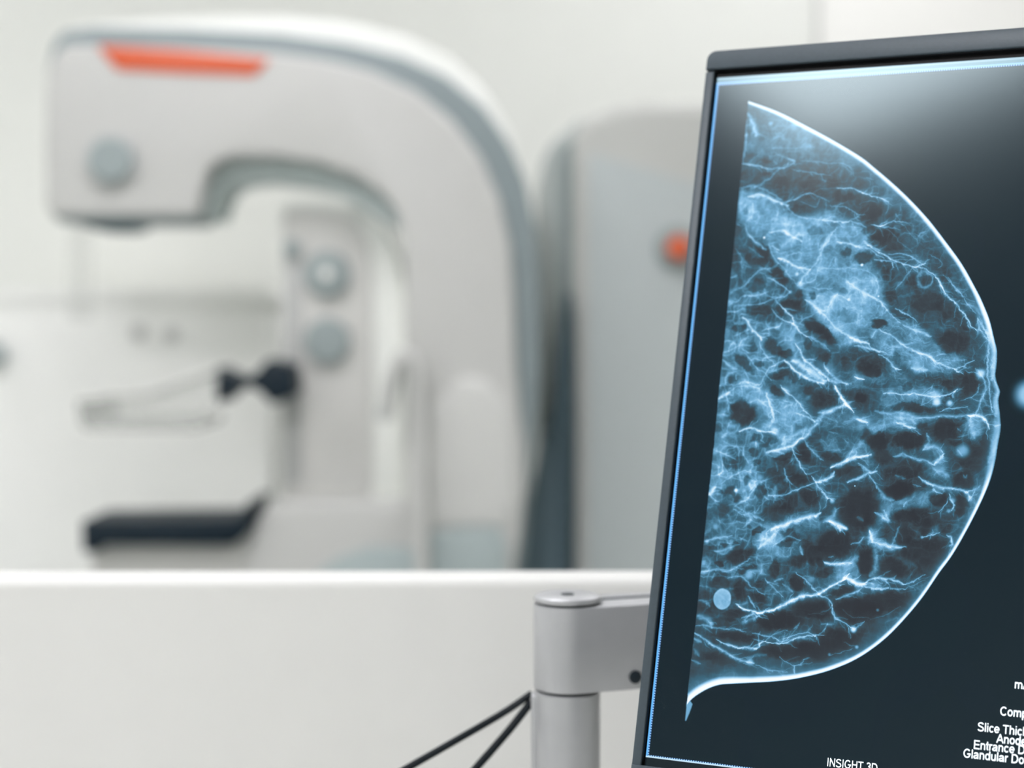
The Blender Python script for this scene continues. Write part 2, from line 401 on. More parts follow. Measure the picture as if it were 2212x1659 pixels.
obj('clamp_base', lathe_bm([(.036, .7505), (.036, .764), (.034, .767), (.02, .768)], (PX, PY, 0)), M_alu, arm)
# cable guide clipped on the pole's left side
obj('cable_guide', box_bm(PX - r0 - .0012, PX - r0 + .003, PY - .004, PY + .006, .80, zc1 - .003, .0012), M_alu, arm)
sl = box_bm(r0 * .8, L, .0015, .0055, 0, .0006)  # dark strip added on the link's top for the back edge's shadow
bmesh.ops.transform(sl, matrix=Matrix.Translation((PX, PY, zc0 - .0004)) @ Matrix.Rotation(ang, 4, 'Z'), verts=sl.verts)
obj('edge_shade_strip', sl, M_gap, arm)
# dark bolt in the link's near face
t = .0272
fx, fy = PX + dx * t + dy * (r0 - .0004), PY + dy * t - dx * (r0 - .0004)
bz = P(1374, 1462, fy).z
bo = lathe_bm([(.0030, 0), (.0030, .0012), (.0024, .0016)], (0, 0, 0), 'y', 24)
bmesh.ops.transform(bo, matrix=Matrix.Translation((fx, fy, bz)) @ Matrix.Rotation(ang, 4, 'Z'), verts=bo.verts)
obj('bolt', bo, M_gap, arm, label='black bolt head')
# elbow, second link and mounting head at the back of the screen
ex, ey = PX + dx * L, PY + dy * L
mc = MW @ Vector((.2657, .052, .15))
obj('elbow', lathe_bm([(.019, 0), (.019, .022), (.017, .024)], (ex, ey, zc0 + .0005)), M_alu, arm)
obj('upper_link', tube_bm([Vector((ex, ey, zc0 + .014)), Vector((ex, ey, zc0 + .014)).lerp(mc, .5), mc], .011, 16, 4), M_alu, arm)
hb = box_bm(-.05, .05, -.016, .010, -.05, .05, .004)
bmesh.ops.transform(hb, matrix=MW @ Matrix.Translation((.2657, .0525, .15)), verts=hb.verts)
obj('mounting_head', hb, M_alu, arm)

# ------------------------------------------------------------------ cables
def cable(label, pts, r):
    o = obj('cable', tube_bm(pts, r, 12, 10), M_cable)
    return tag(o, label, 'cable', 'black cables at the arm pole')
cable('upper black cable running from the pole far out to the lower left', [P(1149, 1498, .748), P(1085, 1541, .745), P(980, 1602, .735), P(868, 1666, .725), P(740, 1742, .715), Vector((-.10, .70, 1.035)), Vector((-.125, .69, .97)), Vector((-.15, .68, .88)), Vector((-.175, .67, .80)), Vector((-.20, .66, .762)), Vector((-.24, .64, .7525))], .0017)
cable('lower steeper black cable dropping from the pole beside its twin', [P(1149, 1514, .748), P(1108, 1567, .745), P(1062, 1621, .738), P(1018, 1671, .731), P(958, 1745, .72), Vector((-.045, .70, 1.02)), Vector((-.06, .69, .94)), Vector((-.08, .675, .86)), Vector((-.095, .66, .79)), Vector((-.115, .645, .757)), Vector((-.16, .62, .7527))], .0019)

# ------------------------------------------------------------------ monitor
W, H0, H1 = .5315, -.0039, .2954
mon = empty('monitor', (0, 0, 0), 'black-framed monitor showing a bluish breast x-ray scan', 'monitor', mw=MW)
OX0, OX1, OZ0, OZ1 = -.0046, W + .0046, -.0165, .3070
IX0, IX1, IZ0, IZ1 = -.0006, W + .0006, -.0036, .2983
# front frame: left, right, bottom strips and the deeper top bar, recess walls in matt black
def strip(name, x0, x1, z0, z1, yf, rc=0.0, sg=0):
    pts = [(x0, z0), (x1, z0), (x1, z1), (x0, z1)]
    return obj(name, prism_bm(pts, yf, .012, .0005, 2), M_bezel, mon, local=True)
strip('side_bezel', OX0, IX0, IZ0 - .001, .2972, -.003)
strip('side_bezel', IX1, OX1, IZ0 - .001, .2972, -.003)
strip('bottom_bezel', OX0, OX1, OZ0, IZ0, -.0034)
arc = []
for k in range(9):
    a = math.pi - math.pi / 2 * k / 8
    arc.append((OX0 + .0042 + .0042 * math.cos(a), OZ1 - .0042 + .0042 * math.sin(a)))
for k in range(9):
    a = math.pi / 2 - math.pi / 2 * k / 8
    arc.append((OX1 - .0042 + .0042 * math.cos(a), OZ1 - .0042 + .0042 * math.sin(a)))
obj('top_bezel', prism_bm([(OX0, IZ1)] + arc + [(OX1, IZ1)], -.0034, .012, .0005, 2), M_bezel, mon, local=True)
def recess():
    bm = bmesh.new()
    for x0, x1, z0, z1 in ((IX0 - .0001, .0, H0 - .004, .3), (W, IX1 + .0001, H0 - .004, .3), (IX0, IX1, H1, IZ1 - .0001), (IX0, IX1, IZ0 - .001, H0)):
        a = box_bm(x0, x1, -.0002, .004, z0, z1); me = bpy.data.meshes.new('t'); a.to_mesh(me); a.free(); bm.from_mesh(me); bpy.data.meshes.remove(me)
    # the recess walls under the bezel lip
    for x0, x1, z0, z1 in ((IX0 - .0003, IX0 + .00015, IZ0, IZ1), (IX1 - .00015, IX1 + .0003, IZ0, IZ1), (IX0, IX1, IZ1 - .0004, IZ1 + .0001)):
        a = box_bm(x0, x1, -.0024, .004, z0, z1); me = bpy.data.meshes.new('t'); a.to_mesh(me); a.free(); bm.from_mesh(me); bpy.data.meshes.remove(me)
    return bm
obj('screen_mask', recess(), M_black, mon, local=True)
rear = prism_bm([(p[0], p[1]) for p in fillet([(OX0, OZ0), (OX1, OZ0), (OX1, OZ1), (OX0, OZ1)], .0042, 8)], .012, .036, 0)
obj('rear_housing', rear, M_bezel, mon, local=True)

# ------------------------------------------------------------------ the picture on the screen (drawn in millimetres of the screen)
BGCOL = (8,25,35)
REFL = 0.012
SCR_ROUGH = 0.15
SCR_SPEC = 0.26
EDGE = [(15.33,283.62),(29.17,277.76),(42.08,270.58),(54.74,263.12),(67.23,254.97),(73.53,249.72),(81.77,242.41),(89.94,234.4),(98.06,225.31),(106.15,214.8),(112.16,206.45),(117.82,196.67),(120.65,191.25),(123.96,183.59),(126.17,176.0),(127.64,170.34),(127.79,164.7),(127.56,160.95),(128.46,157.6),(129.7,154.27),(129.3,150.55),(130.35,144.28),(130.8,139.5),(130.11,133.24),(129.49,126.64),(128.31,120.03),(126.28,113.41),(123.58,106.4),(119.93,97.91),(115.61,89.03),(111.18,81.93),(105.83,72.61),(100.08,64.31),(93.56,56.3),(86.88,50.02),(80.07,45.13),(71.34,40.75),(62.43,37.58),(55.17,35.63),(47.8,34.2),(40.32,33.11),(32.78,32.02),(28.23,31.21),(24.5,29.75),(20.84,27.55),(17.24,24.62),(15.02,21.45)]
EDGE_W = [1.44,1.76,1.92,1.92,1.92,1.92,1.92,1.92,1.92,1.92,1.92,1.92,2.08,2.08,2.24,2.4,2.4,1.92,1.92,2.24,2.24,2.24,2.56,2.72,2.72,2.24,1.6,1.44,1.44,1.44,1.44,1.44,1.44,1.6,1.6,1.76,1.92,2.08,2.24,2.4,2.56,2.88,3.04,3.04,3.04,2.88,1.92]
EDGE_A = [1.0,1.0,1.0,1.0,1.0,1.0,1.0,1.0,1.0,1.0,1.0,1.0,1.0,1.0,0.7,0.38,0.38,0.38,0.38,0.38,0.38,0.38,0.38,0.38,0.38,0.7,1.0,1.0,1.0,1.0,1.0,1.0,1.0,1.0,1.0,1.0,1.0,1.0,1.0,1.0,1.0,1.0,1.0,1.0,1.0,1.0,1.0]
LEFT = [(15.02,21.45),(14.9,28.07),(14.9,39.2),(15.17,51.55),(15.28,65.51),(15.27,78.83),(15.26,96.12),(15.26,105.82),(15.45,129.36),(15.24,157.27),(15.44,169.39),(15.43,193.93),(15.42,216.76),(15.41,239.93),(15.4,257.0),(15.4,274.26)]
TAIL = [(14.79,23.63),(16.11,24.14),(17.64,22.64),(16.81,19.43),(15.55,15.63),(14.87,15.56)]
OVAL = (25.73,65.54,3.89,4.4)
MARK = (140.32,153.37,8.16,8.8)
# (width, strength, points)
STROKES = [
(2.02,0.5,[(16.13,277.26),(18.94,271.9),(20.7,266.64)]),
(0.72,0.35,[(15.58,274.26),(15.88,266.89),(16.26,260.85),(15.8,254.87)]),
(0.72,0.6,[(15.48,253.81),(19.92,253.1),(24.55,252.13)]),
(0.58,0.5,[(24.55,252.13),(29.96,251.34),(34.07,251.07),(36.81,252.22),(38.65,254.24),(35.28,255.67)]),
(0.43,0.3,[(29.21,255.1),(31.5,252.45)]),
(0.43,0.3,[(41.47,254.32),(49.61,253.11),(56.44,252.17),(59.61,252.03),(63.29,250.2)]),
(0.43,0.35,[(37.77,250.49),(45.17,248.82),(49.63,248.09),(55.3,246.81)]),
(0.72,0.3,[(32.47,250.72),(27.94,246.69),(24.1,243.88),(20.13,242.34)]),
(0.72,0.35,[(15.34,242.52),(20.0,243.62),(26.32,242.11),(31.1,238.98),(34.56,236.77)]),
(1.3,0.55,[(19.67,238.55),(23.68,239.67),(27.5,238.27),(31.34,236.46),(33.86,235.53),(37.62,234.16)]),
(0.86,0.4,[(27.99,237.41),(31.34,236.46),(33.43,235.76)]),
(0.58,0.5,[(33.86,235.53),(40.23,236.57),(44.83,238.9),(48.4,239.19)]),
(0.43,0.3,[(48.4,239.19),(51.77,236.99),(55.08,235.23)]),
(0.29,0.2,[(48.37,239.6),(51.85,240.72),(55.01,240.81),(58.16,240.9)]),
(0.5,0.65,[(58.16,240.9),(61.29,240.98),(65.23,240.63),(68.45,239.27),(72.07,237.5),(76.41,236.12),(78.36,235.65),(80.39,234.16)]),
(0.43,0.25,[(42.72,235.65),(47.27,233.84),(50.1,233.33),(51.01,236.61)]),
(0.36,0.4,[(55.61,233.56),(61.19,232.55),(66.05,230.35),(69.27,228.83),(71.2,228.77)]),
(0.58,0.4,[(37.22,234.17),(40.86,229.48),(45.78,228.09),(51.82,227.09)]),
(0.72,0.55,[(51.8,227.3),(55.39,226.78),(59.37,226.06),(62.52,225.76),(65.61,226.08)]),
(0.58,0.4,[(65.61,226.08),(68.76,225.38),(72.01,223.27)]),
(0.43,0.5,[(74.23,224.42),(77.7,224.12),(81.06,225.04)]),
(0.58,0.4,[(33.31,232.63),(33.05,228.88)]),
(1.01,0.35,[(21.61,235.53),(22.79,231.71),(22.25,228.78)]),
(1.01,0.5,[(31.03,222.29),(34.23,222.62),(36.62,222.97),(39.19,221.25),(41.74,219.54),(45.08,217.82)]),
(1.01,0.4,[(36.62,222.97),(40.03,220.82)]),
(0.86,0.4,[(59.61,223.19),(56.81,219.18),(54.4,215.16)]),
(0.43,0.4,[(15.91,226.24),(18.08,225.13)]),
(0.58,0.35,[(19.65,225.92),(21.71,221.69),(24.9,218.28),(28.88,214.87)]),
(0.72,0.4,[(60.5,217.06),(66.44,215.71),(71.2,214.0)]),
(0.72,0.5,[(71.33,217.22),(74.17,215.14),(78.52,213.21)]),
(0.43,0.3,[(29.3,258.5),(34.46,255.71),(38.65,254.24)]),
(0.43,0.22,[(26.59,261.19),(34.86,260.35),(47.0,260.16)]),
(1.44,0.25,[(16.84,242.04),(16.51,236.97),(16.51,232.75)]),
(1.15,0.3,[(22.12,221.68),(24.94,217.86),(29.73,214.44)]),
(0.58,0.25,[(70.75,245.32),(73.56,243.98)]),
(0.43,0.2,[(68.16,233.74),(72.31,235.03),(76.26,233.67)]),
(0.43,0.5,[(73.87,224.82),(76.98,224.12),(79.25,224.47),(82.97,225.57),(87.5,225.72)]),
(0.43,0.3,[(79.29,223.86),(82.43,222.57),(85.15,221.69)]),
(0.72,0.3,[(83.51,228.58),(84.77,226.93)]),
(0.43,0.25,[(76.39,221.92),(74.24,219.96)]),
(0.36,0.2,[(80.15,222.63),(85.44,217.68),(89.46,214.0),(91.85,211.97)]),
(0.29,0.2,[(86.43,224.87),(88.95,221.19),(92.99,217.11)]),
(0.58,0.3,[(93.22,219.09),(94.64,220.25),(96.49,220.4)]),
(0.72,0.45,[(59.74,217.47),(65.66,216.32),(70.03,214.81),(74.73,213.51),(77.97,211.04),(80.34,209.8)]),
(0.65,0.65,[(71.44,216.39),(76.26,213.48),(80.22,211.4),(84.19,208.93),(88.1,206.88),(91.92,205.63),(94.16,205.6)]),
(0.5,0.4,[(81.73,211.57),(86.23,211.88),(90.06,210.81),(93.97,208.37),(96.71,206.35)]),
(0.72,0.5,[(76.57,209.46),(80.43,208.6),(83.49,208.15),(84.83,205.34)]),
(0.72,0.55,[(91.95,205.24),(94.15,205.8),(97.39,207.12)]),
(0.58,0.55,[(94.16,205.6),(97.95,204.36),(100.64,202.75),(102.64,200.38),(104.68,197.24),(106.37,193.72)]),
(0.58,0.3,[(91.61,204.85),(88.58,200.15),(85.87,196.24)]),
(0.43,0.25,[(98.61,211.05),(103.25,207.81),(104.06,206.62),(102.3,205.47)]),
(0.43,0.3,[(104.35,202.31),(108.26,198.37),(110.61,195.63),(113.3,193.05)]),
(1.15,0.28,[(100.43,200.41),(99.74,198.18),(97.69,197.3),(95.52,198.23),(94.51,200.48),(95.21,202.71),(97.27,203.58),(99.43,202.65),(100.43,200.41)]),
(0.86,0.35,[(56.4,219.99),(54.35,216.37),(52.98,213.95)]),
(0.72,0.25,[(70.4,205.16),(74.71,203.9),(77.61,200.68),(78.64,197.09),(77.72,194.33)]),
(0.43,0.25,[(21.83,216.21),(25.34,213.64),(29.26,210.88)]),
(0.58,0.3,[(16.14,215.49),(18.49,212.53),(19.64,209.19),(20.34,206.28)]),
(0.43,0.25,[(15.98,208.83),(19.64,209.19)]),
(0.43,0.25,[(20.58,207.93),(24.38,206.63)]),
(0.58,0.45,[(21.96,198.01),(24.08,201.27),(26.66,204.12),(29.34,205.73),(32.11,206.31)]),
(0.72,0.4,[(15.82,202.2),(18.2,203.0)]),
(0.5,0.5,[(32.11,202.0),(35.48,200.32),(38.9,197.84),(42.09,195.58)]),
(0.58,0.4,[(42.09,195.58),(40.07,193.77),(36.95,192.98),(32.3,191.39),(27.58,190.19),(23.55,190.0)]),
(0.58,0.4,[(32.68,195.86),(28.77,194.67),(24.76,194.29),(22.56,193.9),(19.71,191.87),(15.82,189.83)]),
(0.58,0.3,[(15.78,194.36),(18.03,196.4),(20.37,197.61),(22.33,198.41)]),
(0.72,0.7,[(38.01,190.14),(41.05,187.3),(43.64,184.88),(44.38,183.27)]),
(0.58,0.6,[(34.6,188.13),(37.7,184.88),(41.06,182.87),(44.36,181.26),(46.93,178.86),(50.28,176.48),(53.6,174.11)]),
(0.72,0.3,[(43.93,181.66),(47.34,178.67)]),
(0.58,0.3,[(35.83,192.18),(38.01,190.14)]),
(0.58,0.5,[(44.18,183.27),(44.36,181.26)]),
(1.01,0.7,[(22.46,184.5),(25.13,182.06),(27.46,178.82),(30.14,176.0),(31.49,174.39)]),
(0.58,0.45,[(31.49,174.39),(30.81,173.18),(33.14,169.59),(35.39,166.81),(37.6,164.44)]),
(0.58,0.3,[(19.63,176.16),(23.1,177.99),(26.19,179.42)]),
(0.72,0.45,[(31.51,178.42),(34.59,179.64),(38.12,180.25)]),
(0.58,0.4,[(31.23,177.21),(34.44,177.02)]),
(0.58,0.35,[(17.61,171.89),(19.46,173.72)]),
(0.58,0.4,[(15.48,168.83),(19.0,170.28),(21.67,171.91),(23.05,174.35),(25.68,176.38)]),
(0.72,0.4,[(23.79,170.92),(26.38,169.13)]),
(0.58,0.35,[(24.77,169.11),(28.41,164.73),(31.87,161.97),(34.64,160.02),(37.47,157.28)]),
(0.65,0.45,[(34.64,160.02),(36.56,162.83),(39.18,164.46),(42.22,165.68)]),
(0.43,0.3,[(37.1,161.25),(41.76,162.11),(44.86,162.54)]),
(0.58,0.4,[(34.64,160.02),(33.55,156.82),(31.72,155.2),(26.02,156.3),(23.33,155.05),(19.83,153.79)]),
(0.58,0.3,[(25.1,157.48),(28.53,155.15)]),
(1.01,0.4,[(15.78,165.8),(18.87,163.41),(21.86,161.84)]),
(0.58,0.3,[(21.65,159.83),(22.69,157.44)]),
(1.01,0.7,[(42.41,165.69),(44.75,163.73),(47.73,161.0),(51.83,158.7),(55.83,157.19),(59.35,156.47)]),
(0.86,0.6,[(46.25,173.28),(48.1,170.11),(50.33,166.96),(53.25,164.62),(56.16,162.3),(59.47,159.6),(61.96,157.3)]),
(3.46,0.58,[(46.53,165.73),(50.67,163.01),(55.19,160.12),(59.67,157.26)]),
(0.86,0.35,[(58.66,164.69),(61.67,160.81),(64.95,158.12),(68.12,156.62),(71.19,156.09)]),
(0.58,0.6,[(72.09,159.01),(75.93,158.11)]),
(0.58,0.5,[(64.38,155.78),(66.57,152.33)]),
(0.86,0.6,[(35.34,210.57),(38.65,209.48),(41.61,207.59),(45.73,205.89),(49.76,205.02)]),
(1.15,0.4,[(35.74,210.56),(40.34,208.43)]),
(0.86,0.35,[(49.76,205.02),(52.2,208.64),(53.79,213.08),(55.02,217.13)]),
(1.01,0.45,[(49.76,205.02),(47.64,202.21),(45.95,198.99)]),
(0.43,0.3,[(39.26,211.52),(42.33,212.9),(45.5,213.04)]),
(0.86,0.5,[(32.06,215.58),(35.4,214.27)]),
(0.43,0.3,[(53.63,205.78),(59.49,205.69),(64.89,206.01),(69.55,205.54)]),
(0.58,0.35,[(51.6,197.31),(55.54,197.08),(59.84,196.83)]),
(1.15,0.5,[(48.91,192.1),(52.23,190.07),(55.23,186.86),(57.67,185.65)]),
(0.86,0.4,[(61.97,194.41),(60.23,192.03),(58.95,188.84)]),
(0.58,0.35,[(62.0,194.01),(65.19,192.79),(67.56,191.98)]),
(0.86,0.4,[(57.67,185.65),(61.54,180.88),(65.64,177.73),(69.65,175.38),(73.57,173.83),(76.65,173.07)]),
(0.86,0.5,[(68.87,175.57),(73.57,173.83),(76.47,172.99)]),
(0.72,0.4,[(76.68,172.68),(79.86,170.37),(84.44,169.24)]),
(1.01,0.35,[(79.21,178.94),(77.95,175.81)]),
(0.72,0.35,[(65.77,199.98),(70.31,195.94),(75.83,193.52),(79.8,191.12),(83.86,187.17)]),
(0.72,0.3,[(47.08,181.66),(49.61,184.07),(52.61,185.66)]),
(0.72,0.3,[(50.31,176.08),(55.12,174.52),(58.38,172.56),(60.92,169.82)]),
(2.02,0.25,[(45.68,179.66),(44.47,175.66),(44.82,171.67),(46.75,167.72)]),
(0.58,0.35,[(30.76,216.43),(33.73,210.59),(39.07,204.77),(45.23,198.19)]),
(0.65,0.65,[(101.86,201.12),(103.87,198.36),(105.54,195.23),(107.18,192.5),(110.23,190.16),(112.96,187.07),(114.95,183.99),(116.91,181.31),(119.2,178.84)]),
(0.72,0.35,[(104.81,195.24),(107.18,192.5),(110.23,190.16)]),
(0.5,0.35,[(106.26,201.06),(109.81,196.75),(112.93,193.24),(115.72,188.98),(118.42,185.9)]),
(0.58,0.5,[(86.44,188.32),(89.54,186.75),(92.65,184.79),(95.79,182.07)]),
(1.01,0.4,[(89.93,181.29),(93.77,179.35),(97.9,178.2),(101.32,176.29)]),
(0.72,0.4,[(65.82,199.96),(69.92,196.73),(73.89,194.71),(77.84,192.7),(81.04,190.31),(83.94,186.76),(88.36,182.46)]),
(0.86,0.5,[(80.36,179.32),(85.03,177.0),(88.98,173.91),(92.84,171.62),(98.14,169.35),(101.89,167.85),(105.31,165.6),(109.4,163.75),(112.32,163.03)]),
(1.3,0.4,[(97.39,169.54),(101.14,168.23),(103.41,166.91)]),
(0.58,0.3,[(104.36,169.02),(107.96,169.25)]),
(0.65,0.55,[(112.29,163.41),(115.1,164.2),(116.46,165.35),(119.22,166.7)]),
(0.58,0.6,[(111.23,163.2),(113.1,161.91),(115.3,160.99)]),
(0.43,0.25,[(107.35,167.53),(111.0,166.8),(116.35,167.05)]),
(0.36,0.35,[(115.94,162.13),(120.96,161.45)]),
(0.86,0.4,[(121.84,161.46),(122.85,159.42),(123.75,156.06),(122.92,152.32),(121.78,147.82),(120.9,144.82)]),
(0.58,0.35,[(119.77,163.51),(121.84,161.46)]),
(0.86,0.45,[(119.22,184.37),(120.81,181.7),(122.79,178.28),(124.05,174.87),(124.23,171.85),(124.01,166.57),(124.28,162.06),(125.09,157.21),(126.07,152.38),(126.79,146.09)]),
(0.86,0.4,[(119.25,183.99),(119.79,180.94),(121.42,177.51),(123.68,175.25)]),
(1.44,0.2,[(115.33,189.37),(117.92,188.2),(120.23,185.52)]),
(1.01,0.55,[(68.53,175.76),(72.45,174.21),(76.7,173.06)]),
(0.86,0.4,[(71.09,172.24),(74.91,171.87),(78.75,170.93),(84.1,169.42)]),
(0.72,0.5,[(81.16,168.81),(85.06,166.53),(87.48,163.85),(90.54,162.55)]),
(0.72,0.4,[(86.73,164.04),(90.16,162.66)]),
(1.44,0.45,[(94.92,162.99),(97.86,162.84),(101.16,162.5)]),
(0.72,0.6,[(72.12,159.19),(75.98,158.09)]),
(0.72,0.6,[(83.85,152.85),(87.17,152.91),(90.9,152.41),(95.64,152.7),(97.84,152.55),(102.98,151.71),(107.64,152.0),(111.15,153.2),(113.17,155.12)]),
(0.43,0.35,[(98.88,148.03),(101.7,149.23),(104.12,150.79)]),
(0.58,0.45,[(106.99,145.59),(110.47,147.18),(114.02,147.45),(117.54,147.91)]),
(0.43,0.35,[(114.55,150.27),(118.73,151.48),(120.71,153.76),(121.22,157.14)]),
(0.86,0.35,[(111.61,151.71),(112.51,154.35)]),
(1.44,0.3,[(81.44,145.33),(87.07,144.33),(92.55,144.66),(99.24,142.76),(105.32,143.67),(110.66,144.19),(117.75,144.37)]),
(0.72,0.3,[(99.61,142.77),(107.11,143.72)]),
(1.01,0.75,[(118.1,144.57),(121.28,144.46),(123.81,143.23),(125.33,141.24),(126.5,139.06)]),
(1.01,0.6,[(90.28,140.63),(93.65,139.59),(97.72,138.58)]),
(1.73,0.35,[(89.75,142.88),(94.92,142.27),(97.59,140.46)]),
(0.72,0.75,[(64.05,155.76),(67.09,151.16),(70.05,147.36),(72.53,144.54)]),
(0.72,0.55,[(74.26,141.71),(79.21,140.51)]),
(1.3,0.35,[(58.89,144.39),(62.67,144.87),(67.06,146.91),(71.08,148.54)]),
(1.01,0.35,[(57.4,161.91),(60.74,158.82),(64.72,156.94),(69.32,156.43)]),
(1.15,0.35,[(119.19,144.04),(118.71,140.31)]),
(0.72,0.35,[(58.74,164.28),(61.31,161.18)]),
(0.58,0.3,[(119.91,184.75),(122.37,179.42),(124.67,176.39)]),
(1.73,0.3,[(125.4,176.01),(126.43,170.36),(126.08,164.34),(126.03,159.09)]),
(1.3,0.25,[(127.5,158.0),(128.76,154.29),(127.99,149.45),(128.64,144.29)]),
(1.3,0.65,[(15.11,148.44),(16.97,150.08),(19.63,151.74)]),
(0.58,0.35,[(19.63,151.74),(23.05,153.8),(27.78,154.68),(32.63,153.97),(34.03,155.98)]),
(0.58,0.3,[(15.15,148.04),(15.15,144.05)]),
(0.72,0.3,[(18.58,150.12),(19.75,146.55),(20.23,143.78)]),
(0.72,0.65,[(35.62,151.65),(37.06,148.92),(38.53,145.8),(39.57,143.08),(40.22,140.36)]),
(0.58,0.55,[(41.59,155.32),(44.61,152.23),(47.94,149.94),(51.34,146.5),(54.73,143.08),(57.64,140.45)]),
(0.72,0.35,[(42.02,154.94),(46.26,151.28)]),
(0.72,0.45,[(49.28,143.53),(53.64,142.28),(57.23,140.82)]),
(0.86,0.65,[(25.68,135.23),(28.35,136.49),(30.29,136.94),(33.54,136.06),(37.56,135.2),(41.46,135.32)]),
(0.79,0.85,[(64.42,155.34),(67.01,151.51),(69.53,148.47),(72.07,145.06)]),
(0.86,0.6,[(74.23,141.48),(76.89,140.98),(79.16,140.47)]),
(1.44,0.35,[(57.26,140.44),(60.81,143.62),(64.49,145.26),(68.11,147.28)]),
(1.15,0.4,[(58.47,139.7),(56.0,137.31),(54.7,134.56),(52.57,132.57)]),
(1.15,0.65,[(38.78,126.29),(41.79,127.56),(45.21,128.45),(48.95,129.94),(51.45,132.14),(52.92,132.96)]),
(2.02,0.3,[(44.64,130.37),(48.23,133.59),(53.73,136.85)]),
(0.65,0.6,[(48.65,128.96),(50.46,125.94),(51.88,122.92),(53.68,119.93),(55.37,118.09)]),
(0.72,0.35,[(54.13,132.23),(56.34,128.84),(59.27,125.88),(62.46,124.09)]),
(0.72,0.6,[(57.71,117.43),(59.42,115.22),(61.53,112.66),(64.42,109.77),(67.19,108.02)]),
(1.15,0.6,[(59.42,115.22),(62.38,116.11),(65.29,117.37),(66.6,119.7)]),
(1.3,0.75,[(65.3,121.73),(69.32,123.22),(72.93,124.87),(76.53,126.52),(81.3,127.08)]),
(0.72,0.5,[(40.79,109.03),(46.56,109.3),(50.25,111.0),(55.07,112.74),(59.08,114.82)]),
(0.58,0.25,[(36.08,101.14),(37.38,103.88),(40.15,107.46),(40.79,109.03),(39.76,111.66),(37.18,114.24)]),
(0.72,0.4,[(32.48,110.17),(34.25,112.18),(35.7,113.4)]),
(0.72,0.4,[(35.73,113.02),(33.02,108.66),(30.15,105.82),(26.81,103.73)]),
(0.65,0.4,[(20.31,113.1),(23.65,115.59),(26.66,117.27),(29.69,118.56),(32.91,117.92)]),
(0.58,0.25,[(26.76,112.23),(27.17,107.99)]),
(1.58,0.65,[(15.21,108.2),(16.64,109.82),(17.68,111.43)]),
(0.58,0.4,[(15.56,108.6),(17.4,106.36),(20.3,105.34)]),
(0.58,0.4,[(15.68,127.02),(19.41,125.97),(22.31,124.9),(25.65,123.46)]),
(0.58,0.25,[(18.89,131.07),(22.24,129.61),(26.34,128.57),(30.25,129.1)]),
(0.58,0.35,[(27.24,127.43),(29.99,123.63),(31.32,122.12)]),
(1.01,0.4,[(18.37,132.24),(20.57,134.28)]),
(0.58,0.3,[(18.48,123.19),(20.32,120.91),(22.22,117.86)]),
(0.58,0.4,[(45.94,120.38),(47.37,117.37),(49.15,114.76),(50.36,114.05)]),
(1.3,0.25,[(47.44,116.6),(48.38,114.73)]),
(1.44,0.7,[(43.32,94.31),(45.82,96.34),(49.53,97.68),(53.23,99.02),(56.91,100.35),(60.61,101.3),(63.11,102.93)]),
(1.87,0.8,[(66.75,99.75),(69.08,98.76),(71.39,97.77),(74.02,97.36)]),
(1.01,0.5,[(72.54,115.8),(76.13,117.46),(79.67,119.49),(83.66,120.4)]),
(0.72,0.4,[(80.8,119.16),(82.84,116.62),(84.53,113.71)]),
(0.72,0.35,[(76.36,123.87),(79.5,121.73),(81.51,119.56)]),
(0.86,0.35,[(26.53,102.56),(29.89,100.43),(33.75,101.02),(36.19,100.0),(39.82,98.67)]),
(0.86,0.25,[(31.45,100.51),(34.71,99.16),(31.19,95.14)]),
(0.29,0.25,[(69.23,133.49),(71.26,131.65)]),
(0.58,0.25,[(63.7,136.38),(67.23,134.96)]),
(0.86,0.18,[(42.64,122.56),(43.76,118.75)]),
(0.58,0.3,[(35.11,132.0),(36.82,130.49)]),
(1.73,0.3,[(64.55,99.26),(68.09,101.7),(68.59,104.72)]),
(1.15,0.25,[(43.07,109.52),(43.63,111.84),(43.35,106.47)]),
(0.72,0.3,[(31.46,149.59),(34.85,147.29),(37.36,145.78)]),
(0.86,0.3,[(43.37,148.67),(46.98,147.57),(44.4,145.94)]),
(0.58,0.35,[(98.14,137.79),(100.8,136.0)]),
(1.01,0.3,[(102.54,136.8),(103.51,133.09),(101.56,130.05)]),
(1.3,0.65,[(106.56,125.03),(107.91,126.19),(109.52,128.84)]),
(0.86,0.3,[(114.76,130.14),(116.65,128.0)]),
(1.01,0.4,[(90.18,127.02),(93.76,127.9),(99.3,126.24),(104.04,125.3),(106.61,124.29)]),
(1.15,0.2,[(102.56,131.2),(105.43,131.3)]),
(0.58,0.3,[(114.52,139.4),(115.68,137.95)]),
(0.58,0.25,[(114.4,135.68),(118.24,136.54)]),
(1.73,0.3,[(119.33,141.76),(120.23,138.45),(121.14,135.16)]),
(1.01,0.55,[(100.54,118.87),(103.88,117.16),(106.45,115.99),(110.05,115.24),(113.94,115.23),(116.8,114.45),(119.64,113.85)]),
(1.01,0.3,[(103.88,117.16),(106.47,115.81)]),
(1.01,0.4,[(111.48,115.12),(113.93,115.41)]),
(0.58,0.3,[(98.59,115.82),(101.84,115.6)]),
(0.86,0.3,[(119.64,113.85),(123.03,115.46),(124.67,116.99)]),
(0.43,0.4,[(106.59,113.98),(110.19,113.23)]),
(0.58,0.4,[(119.64,113.85),(120.45,112.07),(120.21,110.25)]),
(0.58,0.45,[(120.21,110.25),(121.47,112.49),(122.72,114.72)]),
(0.72,0.55,[(113.01,113.18),(113.88,110.66),(115.05,108.9),(114.68,106.34)]),
(0.43,0.45,[(112.48,110.6),(111.24,107.98),(109.29,105.33)]),
(0.58,0.55,[(103.23,95.36),(106.7,96.47),(110.14,97.75)]),
(0.43,0.3,[(106.47,94.64),(107.06,96.31)]),
